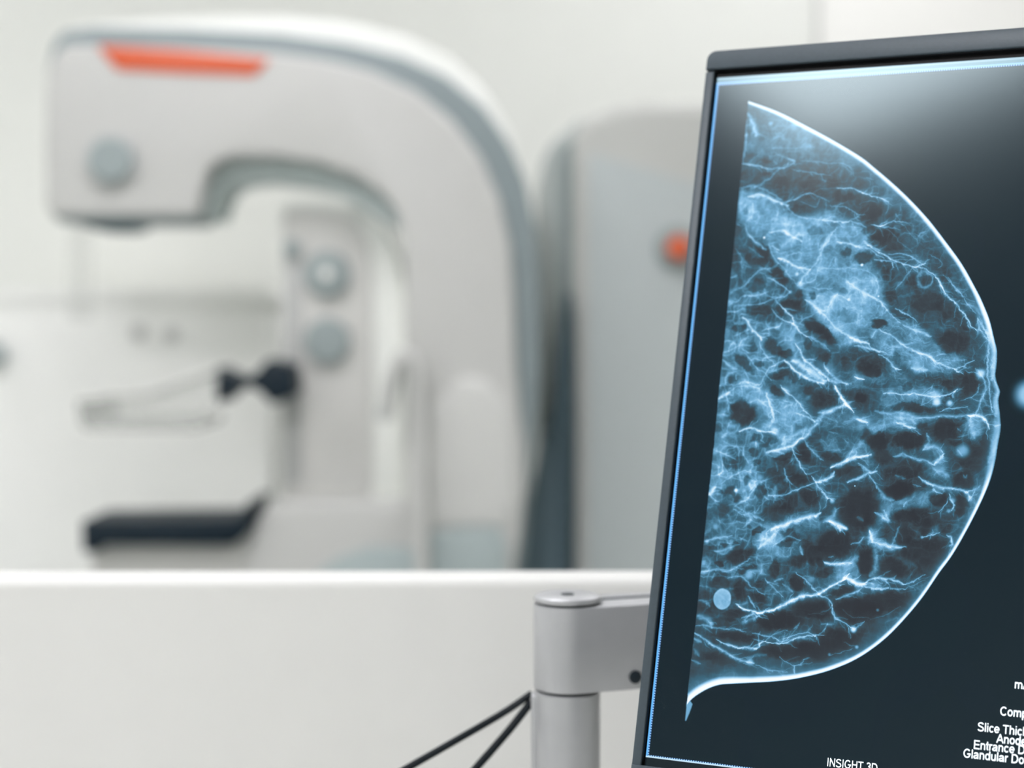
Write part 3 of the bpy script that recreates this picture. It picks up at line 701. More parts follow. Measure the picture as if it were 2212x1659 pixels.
(0.86,0.5,[(113.02,96.83),(114.48,95.84),(115.32,93.73),(114.36,92.23)]),
(1.15,0.6,[(82.93,96.93),(83.86,94.4),(84.75,92.25)]),
(1.01,0.5,[(84.02,92.21),(88.45,91.37),(92.79,91.27),(97.47,91.01)]),
(2.02,0.22,[(85.7,89.37),(86.75,85.05),(86.65,81.55)]),
(0.72,0.4,[(76.06,90.99),(79.29,91.92),(80.97,93.86)]),
(1.15,0.4,[(84.55,104.41),(87.6,102.72),(90.63,101.04),(88.13,105.33)]),
(0.86,0.3,[(94.38,99.04),(93.21,95.32),(92.35,92.34)]),
(0.58,0.4,[(95.27,106.81),(96.57,108.71)]),
(1.01,0.5,[(66.34,82.99),(69.68,83.02),(73.37,83.08),(77.04,83.32)]),
(0.58,0.3,[(67.27,85.27),(69.08,85.75)]),
(0.86,0.28,[(117.84,120.34),(118.6,119.27),(119.23,120.4)]),
(1.01,0.22,[(91.47,119.22),(95.2,117.89)]),
(1.01,0.2,[(77.41,101.81),(79.73,100.45)]),
(2.02,0.3,[(106.35,122.81),(109.29,121.45),(112.22,120.1)]),
(1.44,0.3,[(101.92,130.06),(106.14,131.32),(109.09,129.94)]),
(2.3,0.25,[(128.03,142.74),(128.63,138.34),(128.19,133.92),(127.23,126.57)]),
(2.02,0.3,[(71.77,125.95),(75.94,129.9),(77.99,132.24)]),
(1.3,0.3,[(84.52,114.44),(87.72,110.87),(91.45,109.57)]),
(0.86,0.25,[(76.47,123.11),(79.6,120.97),(81.93,119.57)]),
(0.86,0.45,[(15.65,88.44),(17.59,88.94),(21.05,90.11),(26.84,91.4)]),
(0.86,0.35,[(30.43,90.85),(33.3,89.5)]),
(1.15,0.5,[(38.96,87.19),(42.17,90.03),(44.6,92.82),(45.96,94.78)]),
(0.72,0.3,[(44.64,88.29),(48.18,91.52),(50.73,92.8),(55.82,91.22)]),
(1.15,0.4,[(55.67,88.59),(57.09,85.32)]),
(0.86,0.28,[(20.39,84.9),(25.42,85.98),(30.3,88.18)]),
(0.86,0.4,[(15.77,75.82),(20.42,76.9),(26.33,76.92),(30.1,78.31),(35.54,82.44)]),
(1.15,0.4,[(15.44,75.23),(18.1,76.36)]),
(0.72,0.35,[(27.02,73.94),(32.37,75.07),(36.51,72.35),(42.67,68.32)]),
(1.44,0.28,[(35.24,77.52),(39.85,77.83),(42.28,76.5)]),
(0.72,0.35,[(42.04,74.99),(46.19,71.55),(50.68,68.17)]),
(0.86,0.35,[(46.29,74.54),(49.6,75.89)]),
(0.86,0.25,[(49.8,73.67),(53.86,70.63)]),
(0.72,0.45,[(55.08,78.12),(60.26,74.78),(64.72,70.68),(69.36,68.47),(71.03,66.04)]),
(1.01,0.75,[(31.54,63.75),(35.6,61.83),(40.67,61.11),(45.15,62.2),(49.9,64.23),(54.19,66.96),(58.15,68.91),(63.29,70.03),(67.55,72.36),(71.75,75.22),(74.53,77.25),(76.24,78.83)]),
(1.44,0.3,[(49.82,65.15),(56.06,67.1)]),
(0.86,0.4,[(34.01,58.36),(37.73,59.77),(40.69,60.93)]),
(0.72,0.45,[(35.83,67.44),(38.03,64.62),(39.39,62.49)]),
(0.72,0.55,[(70.97,66.76),(71.03,63.86),(72.88,61.46),(75.94,59.9),(79.74,57.87)]),
(0.72,0.35,[(79.75,57.69),(83.86,60.72)]),
(0.43,0.25,[(78.92,59.06),(83.86,60.72)]),
(0.58,0.3,[(69.38,59.37),(68.22,55.65)]),
(0.86,0.25,[(66.84,58.8),(72.34,59.06)]),
(1.73,0.8,[(74.5,77.61),(77.54,76.36),(80.56,75.12),(82.76,74.91)]),
(1.15,0.4,[(65.89,83.29),(69.65,82.8),(76.26,83.23)]),
(0.86,0.4,[(72.29,68.69),(77.22,71.24),(81.43,73.36)]),
(0.86,0.3,[(15.78,64.44),(19.0,63.93),(20.36,62.15)]),
(2.02,0.35,[(16.05,58.05),(19.77,56.47),(21.87,55.14)]),
(0.72,0.35,[(15.31,53.85),(20.0,54.24),(24.78,53.51),(30.57,53.99),(36.88,52.66)]),
(0.72,0.4,[(39.54,52.88),(44.56,52.2),(47.23,52.06),(50.37,50.86)]),
(1.01,0.5,[(15.19,51.22),(20.66,47.94),(26.8,45.14),(31.67,42.98),(36.42,41.57),(40.66,41.23)]),
(0.79,0.65,[(24.85,49.05),(28.12,47.47),(32.05,46.89),(36.3,46.71),(42.03,46.84),(42.61,48.73),(44.77,50.01)]),
(0.72,0.65,[(44.77,50.01),(48.6,49.61),(53.05,50.36),(57.38,52.19),(61.02,53.23),(68.32,54.39)]),
(0.72,0.4,[(48.4,51.79),(50.76,50.71),(54.78,51.97)]),
(0.5,0.3,[(44.77,50.01),(48.26,53.25),(53.37,55.14)]),
(0.58,0.45,[(51.8,51.71),(57.25,53.64),(61.65,54.55),(64.66,54.08)]),
(0.86,0.3,[(57.98,58.08),(55.95,55.72)]),
(0.58,0.35,[(39.78,50.32),(43.64,49.92)]),
(1.3,0.35,[(15.47,48.62),(17.97,47.34)]),
(0.86,0.3,[(15.2,40.02),(18.82,39.23)]),
(1.44,0.22,[(15.55,44.15),(18.08,42.51)]),
(0.5,0.35,[(51.71,44.42),(55.25,42.56),(57.57,41.69),(60.79,43.06),(61.4,44.56)]),
(0.72,0.45,[(57.57,41.69),(57.82,38.82)]),
(0.43,0.25,[(57.57,41.69),(64.83,43.43)]),
(0.58,0.35,[(41.48,40.57),(47.29,39.28),(54.87,38.54)]),
(0.29,0.25,[(70.43,46.82),(76.11,48.76),(80.32,50.56)]),
(0.36,0.2,[(76.54,52.38),(81.55,51.03)]),
(0.29,0.12,[(60.99,62.16),(67.61,62.86)]),
(1.15,0.2,[(37.45,42.77),(42.27,44.3),(45.66,44.6)]),
(1.15,0.3,[(41.53,60.07),(34.95,56.57),(37.0,59.34)]),
(0.86,0.6,[(82.05,75.22),(84.08,77.18),(86.89,78.28),(90.49,78.35),(94.1,78.06),(98.48,76.75)]),
(0.86,0.55,[(82.85,74.18),(88.64,74.24),(92.19,74.86)]),
(2.02,0.3,[(84.24,75.01),(88.53,75.68)]),
(0.58,0.25,[(90.54,77.63),(93.26,74.93)]),
(0.72,0.4,[(92.93,74.55),(98.59,75.14)]),
(0.58,0.45,[(98.48,76.75),(101.23,78.02),(105.3,80.46)]),
(0.43,0.22,[(98.58,75.32),(105.45,78.32)]),
(2.02,0.2,[(84.63,79.4),(86.63,81.72),(86.58,87.19)]),
(0.29,0.15,[(74.84,64.87),(78.67,62.64),(85.93,62.5)]),
(0.36,0.2,[(85.98,61.78),(91.56,64.02),(96.97,68.02)]),
(0.29,0.12,[(98.02,78.15),(102.26,83.49)]),
(3.17,0.3,[(72.32,77.82),(75.71,81.35),(78.31,85.56)]),
]
SPOTS = [(26.6,272.11,1.0,0.4),(28.61,219.94,0.52,1.0),(16.05,267.32,0.8,0.35),(33.13,228.05,0.8,0.3),(71.4,207.07,0.6,1.0),(42.09,195.58,0.8,0.4),(22.56,193.9,0.6,0.4),(38.12,180.25,1.2,0.3),(45.95,198.99,1.2,0.5),(44.36,203.47,0.8,0.6),(67.16,192.18,0.6,0.5),(79.24,193.49,0.4,0.7),(121.84,161.46,1.8,0.7),(87.17,152.99,1.2,0.3),(104.74,152.32,2.2,0.45),(105.65,149.51,1.6,0.75),(110.69,149.24,1.2,0.65),(67.03,192.09,0.6,0.4),(65.83,199.76,0.8,0.3),(41.04,135.69,1.6,0.4),(67.19,108.02,1.0,0.5),(26.94,110.38,0.8,0.95),(75.81,114.44,0.3,0.8),(58.47,139.7,1.0,0.3),(36.61,116.14,1.2,0.3),(19.77,94.89,1.2,0.3),(116.87,130.22,2.6,0.5),(120.67,111.36,1.0,0.4),(114.25,110.32,1.0,0.3),(113.11,106.26,0.8,0.35),(68.34,122.03,1.0,0.2),(103.58,95.38,0.6,0.4),(106.74,114.35,0.6,0.4),(16.64,88.5,1.0,0.4),(27.07,89.13,0.8,0.3),(16.17,79.67,1.0,0.35),(35.77,76.05,1.8,0.45),(61.29,75.96,1.4,0.3),(79.75,57.69,1.2,0.8),(39.49,41.49,1.4,0.45),(81.55,51.03,0.7,0.45),(71.12,47.24,0.6,0.3),(58.15,68.91,1.4,0.3),(49.18,63.81,1.2,0.3),(88.54,65.94,0.6,0.3)]
# (x, y, radius x, radius y, turn, strength)
HOLES = [(25.53,254.85,2.94,1.28,0,0.6),(26.84,249.69,2.73,1.52,0,0.7),(34.24,244.75,3.79,2.4,0,0.6),(44.36,244.34,6.31,3.0,0,0.65),(56.37,243.45,3.79,2.2,0,0.5),(50.22,222.62,2.52,2.4,0,0.4),(44.1,233.53,3.79,1.0,0,0.4),(61.58,237.47,5.05,2.0,-10,0.65),(73.05,229.73,5.47,3.6,0,0.6),(78.81,219.46,4.63,3.6,0,0.75),(56.61,240.54,3.37,1.2,0,0.3),(19.08,231.82,1.47,2.0,0,0.35),(74.88,231.68,5.05,3.6,0,0.5),(71.84,221.23,1.68,1.6,0,0.5),(81.68,217.37,7.57,4.4,-30,0.6),(28.56,213.99,5.05,2.2,-45,0.85),(29.43,209.02,5.05,2.4,-10,0.8),(36.46,202.76,6.31,2.6,-42,0.85),(28.01,198.36,4.0,2.6,0,0.65),(39.01,196.62,1.68,1.6,0,0.5),(34.3,191.37,2.52,1.4,-10,0.6),(43.21,189.71,5.05,3.8,-10,0.85),(38.23,187.71,3.79,1.8,-42,0.7),(52.27,194.09,2.02,2.08,0,0.6),(46.27,195.34,1.89,1.8,0,0.7),(29.39,188.15,6.31,2.8,0,0.65),(21.72,179.62,3.58,1.68,0,0.7),(53.83,180.47,5.89,3.0,-30,0.8),(60.46,175.34,3.79,1.6,-45,0.65),(51.37,172.91,2.1,3.0,0,0.6),(37.33,171.62,6.31,2.6,-40,0.75),(42.75,168.47,3.37,2.08,0,0.75),(24.8,164.69,5.89,2.4,-40,0.7),(31.64,164.37,2.52,1.6,0,0.6),(41.61,163.69,2.52,1.12,0,0.7),(41.58,159.73,4.63,2.2,10,0.75),(47.55,158.63,2.52,2.2,-20,0.6),(80.86,182.08,4.0,2.0,-10,0.65),(64.76,212.46,2.73,2.0,0,0.6),(71.87,210.31,4.0,2.6,0,0.7),(57.97,168.22,2.52,3.0,0,0.5),(78.24,162.2,4.42,2.6,0,0.6),(67.01,165.56,1.77,1.68,0,0.5),(21.41,158.22,2.52,2.4,0,0.4),(22.31,211.21,2.1,2.4,0,0.5),(28.56,171.56,1.68,2.4,0,0.4),(92.34,199.66,2.52,2.4,0,0.6),(84.54,193.83,2.52,2.4,0,0.4),(89.62,185.58,5.05,2.0,-25,0.6),(80.91,182.06,4.0,2.08,-15,0.65),(98.49,191.0,7.99,4.8,0,0.6),(107.82,188.24,5.47,4.8,0,0.6),(110.54,174.04,6.73,4.8,0,0.7),(115.4,182.46,4.21,3.6,0,0.6),(96.03,147.21,8.41,2.0,0,0.7),(75.54,163.7,3.16,2.4,0,0.65),(78.72,161.42,3.37,2.2,0,0.6),(109.89,156.19,4.0,2.48,0,0.65),(117.7,156.7,3.79,5.99,0,0.75),(93.61,155.52,2.52,1.68,0,0.5),(75.78,150.95,2.73,2.08,0,0.6),(112.25,141.62,5.89,2.0,0,0.7),(109.82,151.67,1.77,0.8,0,0.6),(59.28,167.04,2.52,2.4,0,0.7),(58.03,177.29,3.79,2.8,-45,0.75),(64.21,195.98,2.52,1.6,0,0.3),(88.68,167.72,2.1,3.6,30,0.4),(117.62,193.2,1.68,4.8,30,0.5),(26.1,143.13,6.31,6.19,0,0.9),(40.27,152.54,3.58,2.32,-25,0.75),(57.97,150.15,3.16,4.6,30,0.55),(47.42,125.44,6.94,1.8,18,0.8),(53.42,127.2,3.58,4.2,0,0.75),(45.73,118.45,7.15,5.59,0,0.6),(52.14,115.66,5.05,3.0,0,0.8),(78.54,105.6,9.89,9.59,0,0.9),(57.61,109.82,4.42,3.4,-20,0.75),(45.3,102.0,8.41,4.0,20,0.7),(33.07,132.71,2.19,2.08,0,0.6),(32.45,126.84,2.1,1.92,0,0.6),(27.38,121.97,4.21,3.0,0,0.5),(34.85,122.26,2.1,2.0,0,0.6),(37.54,110.41,3.16,2.8,-45,0.6),(32.03,114.78,2.1,2.4,0,0.6),(23.79,110.15,3.58,2.6,0,0.6),(27.61,107.63,2.52,2.0,0,0.6),(60.11,129.36,2.52,2.6,0,0.6),(57.82,133.89,2.94,2.4,0,0.5),(66.07,126.14,4.63,2.0,-20,0.6),(79.24,134.57,2.1,4.2,0,0.6),(83.48,132.44,3.79,3.6,0,0.7),(75.39,150.52,2.73,2.4,0,0.5),(70.28,120.61,5.89,2.0,20,0.6),(21.43,121.74,1.68,2.4,0,0.5),(51.08,93.25,4.63,2.8,0,0.7),(53.43,153.57,2.1,2.4,0,0.5),(40.58,132.18,2.52,2.2,0,0.45),(21.01,102.28,4.63,3.6,0,0.5),(95.53,133.58,7.78,3.8,0,0.9),(109.98,138.15,5.68,5.0,0,0.8),(125.37,134.56,1.89,4.4,0,0.8),(121.6,127.45,6.31,6.39,0,0.7),(117.95,118.52,5.05,4.0,0,0.8),(109.31,110.44,4.42,2.88,0,0.9),(117.84,109.04,2.73,4.8,0,0.85),(93.71,113.38,6.73,3.6,10,0.85),(95.96,122.39,6.52,4.4,0,0.6),(84.27,132.45,4.21,4.6,0,0.65),(96.6,103.2,5.47,2.6,0,0.75),(69.74,91.35,7.36,6.19,0,0.9),(82.41,84.77,3.58,5.2,-10,0.85),(96.1,95.12,4.42,3.4,0,0.75),(107.11,90.34,13.88,5.99,0,0.8),(86.55,126.51,4.63,3.2,0,0.6),(114.22,133.08,1.89,1.6,0,0.6),(104.44,103.62,8.41,4.4,0,0.6),(100.54,139.74,2.52,1.4,20,0.6),(31.53,83.7,7.15,3.8,15,0.85),(22.74,79.33,2.44,1.68,0,0.8),(19.45,86.37,2.52,1.4,0,0.6),(23.62,88.15,2.1,1.2,0,0.6),(28.75,88.08,2.31,1.2,0,0.5),(37.12,94.28,3.37,2.0,30,0.75),(49.42,90.46,3.79,2.4,40,0.65),(61.14,86.32,5.68,4.4,0,0.75),(46.23,79.39,2.44,4.4,0,0.75),(56.19,74.12,3.79,4.2,0,0.85),(32.96,69.1,2.52,4.6,0,0.75),(40.34,72.63,2.52,1.8,0,0.6),(39.76,66.61,4.63,3.4,0,0.7),(48.63,73.96,2.1,1.6,0,0.5),(24.87,71.9,5.26,2.6,0,0.7),(23.17,61.61,4.63,2.8,0,0.6),(30.83,59.22,4.63,2.6,0,0.65),(49.26,58.84,10.1,4.2,0,0.9),(63.77,64.39,9.25,4.2,0,0.9),(80.3,64.58,10.94,5.2,0,0.85),(74.21,72.11,5.89,2.4,20,0.8),(82.78,84.03,4.21,5.79,-15,0.85),(34.77,50.63,10.94,2.0,-5,0.7),(59.65,47.66,17.67,4.4,5,0.9),(27.94,41.54,8.83,2.2,-5,0.6),(65.58,78.1,2.52,2.4,0,0.6),(55.06,82.58,3.37,2.4,0,0.6),(34.4,78.22,4.63,1.92,25,0.7),(23.71,75.61,4.0,0.88,0,0.6),(73.89,53.6,10.52,4.4,0,0.8),(67.99,80.47,2.52,2.4,0,0.6),(91.66,82.06,7.57,4.8,0,0.8),(89.07,68.5,13.88,4.4,10,0.8),(105.83,83.01,5.05,4.8,0,0.6)]
POLYS = [
(0.36,1.4,[(15.41,242.06),(24.37,241.3),(35.16,235.03),(41.78,228.58),(57.49,230.57),(66.67,225.8),(73.83,220.54),(71.49,213.53),(78.95,203.39),(80.64,193.46),(88.95,182.44),(98.22,179.34),(104.31,173.02),(113.7,167.37),(111.37,161.66),(98.72,161.48),(87.34,166.13),(77.41,173.82),(66.1,172.77),(59.93,177.67),(54.41,185.63),(48.82,193.69),(44.42,198.78),(37.71,207.03),(28.67,217.51),(22.03,222.88),(16.45,229.33)]),
(0.12,2.8,[(13.72,265.7),(20.76,279.36),(38.13,269.73),(55.03,260.37),(71.79,247.12),(65.85,248.4),(45.44,255.59),(23.12,254.51)]),  # upper haze: tissue and screen reflection together, drawn into the picture
(0.3,1.4,[(58.73,146.27),(70.28,144.62),(83.49,143.05),(94.4,144.85),(101.83,142.59),(117.81,144.32),(125.74,144.16),(121.47,142.19),(101.95,140.71),(97.6,138.14),(83.99,136.41),(72.77,137.02),(59.47,137.58)]),
(0.25,1.6,[(15.65,153.26),(32.6,154.57),(44.69,151.83),(55.06,144.24),(58.43,138.52),(54.32,130.67),(44.68,130.35),(38.3,135.98),(33.82,141.74),(19.08,149.32)]),
(0.2,1.8,[(54.85,135.51),(76.5,137.13),(81.58,131.6),(79.24,125.84),(66.03,127.25),(58.3,128.89)]),
(0.3,0.8,[(88.13,105.67),(93.15,111.47),(103.76,114.19),(110.94,113.23),(105.93,108.41),(95.42,105.12),(86.59,101.89)]),
(0.3,1.0,[(83.08,111.93),(89.53,111.3),(92.65,105.9),(87.63,100.1),(86.37,92.67),(81.55,96.07),(83.72,103.59)]),
(0.38,0.8,[(82.39,97.04),(85.33,94.45),(90.95,92.03),(97.32,91.14),(87.53,89.44),(83.79,90.68)]),
(0.25,1.0,[(101.24,124.81),(110.16,125.16),(114.16,117.96),(105.25,118.49)]),
(0.28,1.0,[(115.24,142.95),(124.04,143.19),(123.55,136.7),(120.22,133.83),(116.41,138.33)]),
(0.2,1.8,[(78.83,155.4),(97.35,154.78),(111.92,153.17),(110.49,147.51),(83.2,146.86)]),
(0.2,2.0,[(55.14,165.78),(74.55,162.1),(93.36,159.49),(93.63,155.67),(63.65,156.1)]),
(0.22,1.6,[(39.6,101.27),(60.57,102.37),(66.66,97.08),(57.61,92.82),(42.24,93.81)]),
(0.2,1.6,[(68.74,83.28),(78.76,84.85),(82.68,81.45),(76.75,75.56),(68.65,73.15)]),
(0.2,1.6,[(38.03,97.38),(53.51,96.34),(58.26,85.38),(47.1,82.8),(36.99,87.82)]),
(0.15,4.0,[(9.02,198.12),(20.35,198.0),(33.55,165.54),(25.88,141.53),(14.84,141.24)]),
(0.14,4.0,[(13.83,141.21),(34.56,133.91),(37.49,103.07),(23.36,86.98),(14.87,92.24)]),
(0.16,2.4,[(40.02,181.63),(54.12,177.65),(63.16,161.95),(43.08,169.63)]),
]
TEXTS = [('INSIGHT 3D', 73.65, 4.85, 3.13, 0.8), ('mAs', 141.26, 41.0, 3.21, 0.83), ('Compression', 136.62, 30.68, 3.21, 0.83), ('Slice Thickness', 128.93, 24.1, 3.21, 0.83), ('Anode', 136.05, 20.62, 3.21, 0.83), ('Entrance Dose', 127.82, 17.47, 3.21, 0.83), ('Glandular Dose', 124.35, 13.95, 3.21, 0.83)]

TX = 8.0                                   # texels per millimetre
S0, T0, SW, TH = -2.0, -6.0, 242.0, 304.0
NX, NY = int(SW * TX), int(TH * TX)
rng = np.random.default_rng(7)

def noise(X, Y, cell, seed):
    g = np.random.default_rng(seed).random((96, 96)).astype(np.float32)
    u, v = X / cell + 1000.37, Y / cell + 1000.71
    iu, iv = np.floor(u).astype(np.int32), np.floor(v).astype(np.int32)
    fu, fv = (u - iu).astype(np.float32), (v - iv).astype(np.float32)
    fu = fu * fu * fu * (fu * (fu * 6 - 15) + 10); fv = fv * fv * fv * (fv * (fv * 6 - 15) + 10)
    a, b, c, d = iu % 96, (iu + 1) % 96, iv % 96, (iv + 1) % 96
    return (g[c, a] * (1 - fu) + g[c, b] * fu) * (1 - fv) + (g[d, a] * (1 - fu) + g[d, b] * fu) * fv

def fbm(X, Y, cell, seed, octv=4):
    s, a, t = 0, 1.0, 0
    for k in range(octv):
        s = s + a * noise(X, Y, cell / 2 ** k, seed + k); t += a; a *= .55
    return s / t

def ridge(X, Y, cell, seed, p=6):
    return (1 - np.abs(2 * noise(X, Y, cell, seed) - 1)) ** p

def blur(a, sig):
    r = max(1, int(sig * 2.5)); k = np.exp(-.5 * (np.arange(-r, r + 1) / sig) ** 2); k /= k.sum()
    for ax in (0, 1):
        pad = [(0, 0), (0, 0)]; pad[ax] = (r, r)
        p = np.pad(a, pad, mode='constant'); o = np.zeros_like(a)
        for i, w in enumerate(k):
            o += w * (p[i:i + a.shape[0], :] if ax == 0 else p[:, i:i + a.shape[1]])
        a = o
    return a

def inpoly(X, Y, pts):
    m = np.zeros(X.shape, bool); n = len(pts)
    for i in range(n):
        (x1, y1), (x2, y2) = pts[i], pts[(i + 1) % n]
        if y1 == y2: continue
        m ^= ((y1 > Y) != (y2 > Y)) & (X < (x2 - x1) * (Y - y1) / (y2 - y1) + x1)
    return m

def spline(pts, sub=6):
    if len(pts) < 3: return pts
    p = np.array(pts, float); q = np.vstack([2 * p[0] - p[1], p, 2 * p[-1] - p[-2]]); o = []
    for i in range(1, len(q) - 2):
        a, b, c, d = q[i - 1:i + 3]
        for k in range(sub):
            t = k / sub
            o.append(.5 * (2 * b + (c - a) * t + (2 * a - 5 * b + 4 * c - d) * t * t + (3 * b - a - 3 * c + d) * t ** 3))
    o.append(p[-1]); return np.array(o)

def picture():
    xs = (S0 + (np.arange(NX) + .5) / TX).astype(np.float32); ys = (T0 + (np.arange(NY) + .5) / TX).astype(np.float32)
    X, Y = np.meshgrid(xs, ys)
    # the breast only fills part of the frame: work on that window
    i0, i1 = int((5 - S0) * TX), int((136 - S0) * TX); j0, j1 = int((8 - T0) * TX), int((294 - T0) * TX)
    x, y = X[j0:j1, i0:i1], Y[j0:j1, i0:i1]
    wx = (fbm(x, y, 5, 11, 4) - .5); wy = (fbm(x, y, 5, 23, 4) - .5)
    xw, yw = x + wx * 2.6, y + wy * 2.6
    def win(cx0, cx1, cy0, cy1):
        a = max(0, int((cx0 - x[0, 0]) * TX)); b = min(x.shape[1], int((cx1 - x[0, 0]) * TX) + 1)
        c = max(0, int((cy0 - y[0, 0]) * TX)); d = min(x.shape[0], int((cy1 - y[0, 0]) * TX) + 1)
        return slice(c, max(c, d)), slice(a, max(a, b))
    sm = spline(EDGE, 4); kk = np.arange(len(sm)) / 4.0; base_k = np.arange(len(EDGE))
    ew = np.interp(kk, base_k, EDGE_W); ea = np.interp(kk, base_k, EDGE_A)
    body = inpoly(x, y, [tuple(p) for p in sm] + LEFT)
    dense = np.zeros_like(x)
    for amp, bl, pts in POLYS:
        px_, py_ = [p[0] for p in pts], [p[1] for p in pts]; m = bl * 3 + 3
        w = win(min(px_) - m, max(px_) + m, min(py_) - m, max(py_) + m)
        dense[w] = np.maximum(dense[w], amp * blur(inpoly(xw[w], yw[w], pts).astype(np.float32), bl * TX)) + .35 * np.minimum(dense[w], amp * blur(inpoly(xw[w], yw[w], pts).astype(np.float32), bl * TX))
    cloud = fbm(xw, yw, 7, 31, 6)
    fine = fbm(xw * 1.0, yw, 1.6, 51, 4)
    V = .125 + .16 * (fbm(x, y, 14, 41, 4) - .38)
    # ducts fan out from the nipple: streaks stretched along the distance to it
    nx_, ny_ = 146.0, 150.0
    rr_ = np.sqrt((x - nx_) ** 2 + (y - ny_) ** 2); th_ = np.arctan2(y - ny_, nx_ - x)
    ru, tu = rr_ / 5.5 + wx * 1.6, th_ * 62 * .5 + wy * 3.5
    duct = .6 * ridge(ru * 3, tu * 3, 3, 72, 6) + .4 * ridge(ru * 3, tu * 3, 1.6, 73, 5)
    web = .55 * ridge(xw, yw, 6.5, 61, 9) + .45 * ridge(xw + 40, yw, 3.4, 62, 7) + .22 * ridge(xw, yw - 30, 1.7, 63, 5)
    web *= .35 + 1.2 * np.clip(fbm(x, y, 9, 64, 3) - .2, 0, 1)
    left = np.clip((58 - x) / 24, 0, 1) * np.clip((y - 58) / 20, 0, 1) * np.clip((212 - y) / 14, 0, 1)
    low = np.clip((70 - y) / 20, 0, 1) * .75
    right = np.clip((x - 80) / 30, 0, 1) * .35
    webm = .26 + .36 * left - .14 * low - .06 * right
    V = V + web * webm * .8 + left * .08 * cloud * 1.6
    V = V + duct * (.07 + .26 * dense) * np.clip((y - 40) / 40, .25, 1)
    V = V + dense * (.22 + 1.02 * cloud) * (.84 + .32 * fine)
    V = V + .05 * np.clip(cloud - .45, 0, 1) * 4 * (1 - low)
    Hm = np.ones_like(x)
    hx = fbm(x, y, 2.6, 81, 4) - .5; hy = fbm(x, y, 2.6, 86, 4) - .5
    for cx, cy, rx, ry, rot, s in HOLES:
        rm = max(rx, ry) * 1.5 + 1
        w = win(cx - rm, cx + rm, cy - rm, cy + rm)
        a = math.radians(rot); gx = xw[w] + hx[w] * 2.6 - cx; gy = yw[w] + hy[w] * 2.6 - cy
        u = gx * math.cos(a) + gy * math.sin(a); v = -gx * math.sin(a) + gy * math.cos(a)
        d = np.sqrt((u / rx) ** 2 + (v / ry) ** 2) + 1e-4
        soft = np.clip((1.18 - d) / .55, 0, 1); soft = soft * soft * (3 - 2 * soft)
        Hm[w] *= 1 - s * soft * .92
    V = .085 + (V - .085) * Hm
    # traced strands
    keep = np.ones_like(x)
    extra = []
    for wd_, amp, pts in STROKES:                # thin side fibres leave every strand
        q = np.array(spline(pts))
        if amp < .3 or len(q) < 4: continue
        for k in range(1 + int(len(q) / 5)):
            i = rng.integers(1, len(q) - 1); d = q[i + 1] - q[i - 1] if i + 1 < len(q) else q[i] - q[i - 1]
            an = math.atan2(d[1], d[0]) + rng.choice([-1, 1]) * rng.uniform(.3, 1.0); ln = rng.uniform(2.0, 6.0)
            p1 = q[i] + ln * .5 * np.array([math.cos(an), math.sin(an)]); an += rng.uniform(-.5, .5)
            p2 = p1 + ln * .5 * np.array([math.cos(an), math.sin(an)])
            extra.append((rng.uniform(.3, .6), amp * rng.uniform(.25, .55), [tuple(q[i]), tuple(p1), tuple(p2)]))
    for wd_, amp, pts in STROKES + extra:
        q = spline(pts); sg = wd_ * .5
        w = win(q_min(q, 0) - sg * 5 - 1, q_max(q, 0) + sg * 5 + 1, q_min(q, 1) - sg * 5 - 1, q_max(q, 1) + sg * 5 + 1)
        if x[w].size == 0: continue
        best = np.full(x[w].shape, 1e9, np.float32); n = len(q) - 1
        for i in range(n):
            ax, ay = q[i]; bx, by = q[i + 1]; ex_, ey_ = bx - ax, by - ay; l2 = ex_ * ex_ + ey_ * ey_ + 1e-9
            u = x[w] - ax; v = y[w] - ay
            t = np.clip((u * ex_ + v * ey_) / l2, 0, 1)
            g = (i + t) / n; lo_ = .30 if wd_ < .86 else .42; tp = lo_ + (1 - lo_) * np.sin(np.pi * np.clip(g, .02, .98)) ** .7
            d = ((u - t * ex_) ** 2 + (v - t * ey_) ** 2) / (tp * tp)
            np.minimum(best, d, out=best)
        big = min(1.0, max(0.0, (wd_ - .6) / .5))
        prof = (.62 + .22 * big) * np.exp(-best / (2 * (sg * (.7 + .2 * big)) ** 2)) + (.30 - .06 * big) * np.exp(-np.sqrt(best) / (sg * (2.6 - .8 * big)))
        keep[w] *= 1 - np.clip(amp * prof, 0, 1)
    # strands waver a little: sample them through the noise
    jj = np.clip((np.arange(x.shape[0])[:, None] + wy * 1.3 * TX + (fine - .5) * .9 * TX).astype(np.int32), 0, x.shape[0] - 1)
    ii = np.clip((np.arange(x.shape[1])[None, :] + wx * 1.3 * TX + (fbm(x, y, 1.4, 77, 3) - .5) * .9 * TX).astype(np.int32), 0, x.shape[1] - 1)
    keep = keep[jj, ii]
    S = 1 - keep
    S = S * (.58 + .85 * fine)
    V = 1 - (1 - np.clip(V, 0, 1)) * (1 - np.clip(S, 0, 1))
    for cx, cy, r, amp in SPOTS:
        w = win(cx - r * 4, cx + r * 4, cy - r * 4, cy + r * 4)
        d = np.sqrt((x[w] - cx) ** 2 + (y[w] - cy) ** 2) / r
        V[w] = 1 - (1 - V[w]) * (1 - amp * np.exp(-(d ** 3)))
    cx, cy, rx, ry = OVAL
    w = win(cx - 8, cx + 8, cy - 8, cy + 8)
    d = np.sqrt(((xw[w] - wx[w] * 1.8 - cx) / rx) ** 2 + ((yw[w] - wy[w] * 1.8 - cy) / ry) ** 2)
    k = np.clip((1.03 - d) / .12, 0, 1)
    V[w] = V[w] * (1 - k) + k * (.50 + .16 * fine[w] + .10 * np.clip(d, 0, 1) ** 4)
    # skin line
    q = sm
    dist = np.full(x.shape, 1e6, np.float32); wid = np.ones_like(x); amp_ = np.ones_like(x)
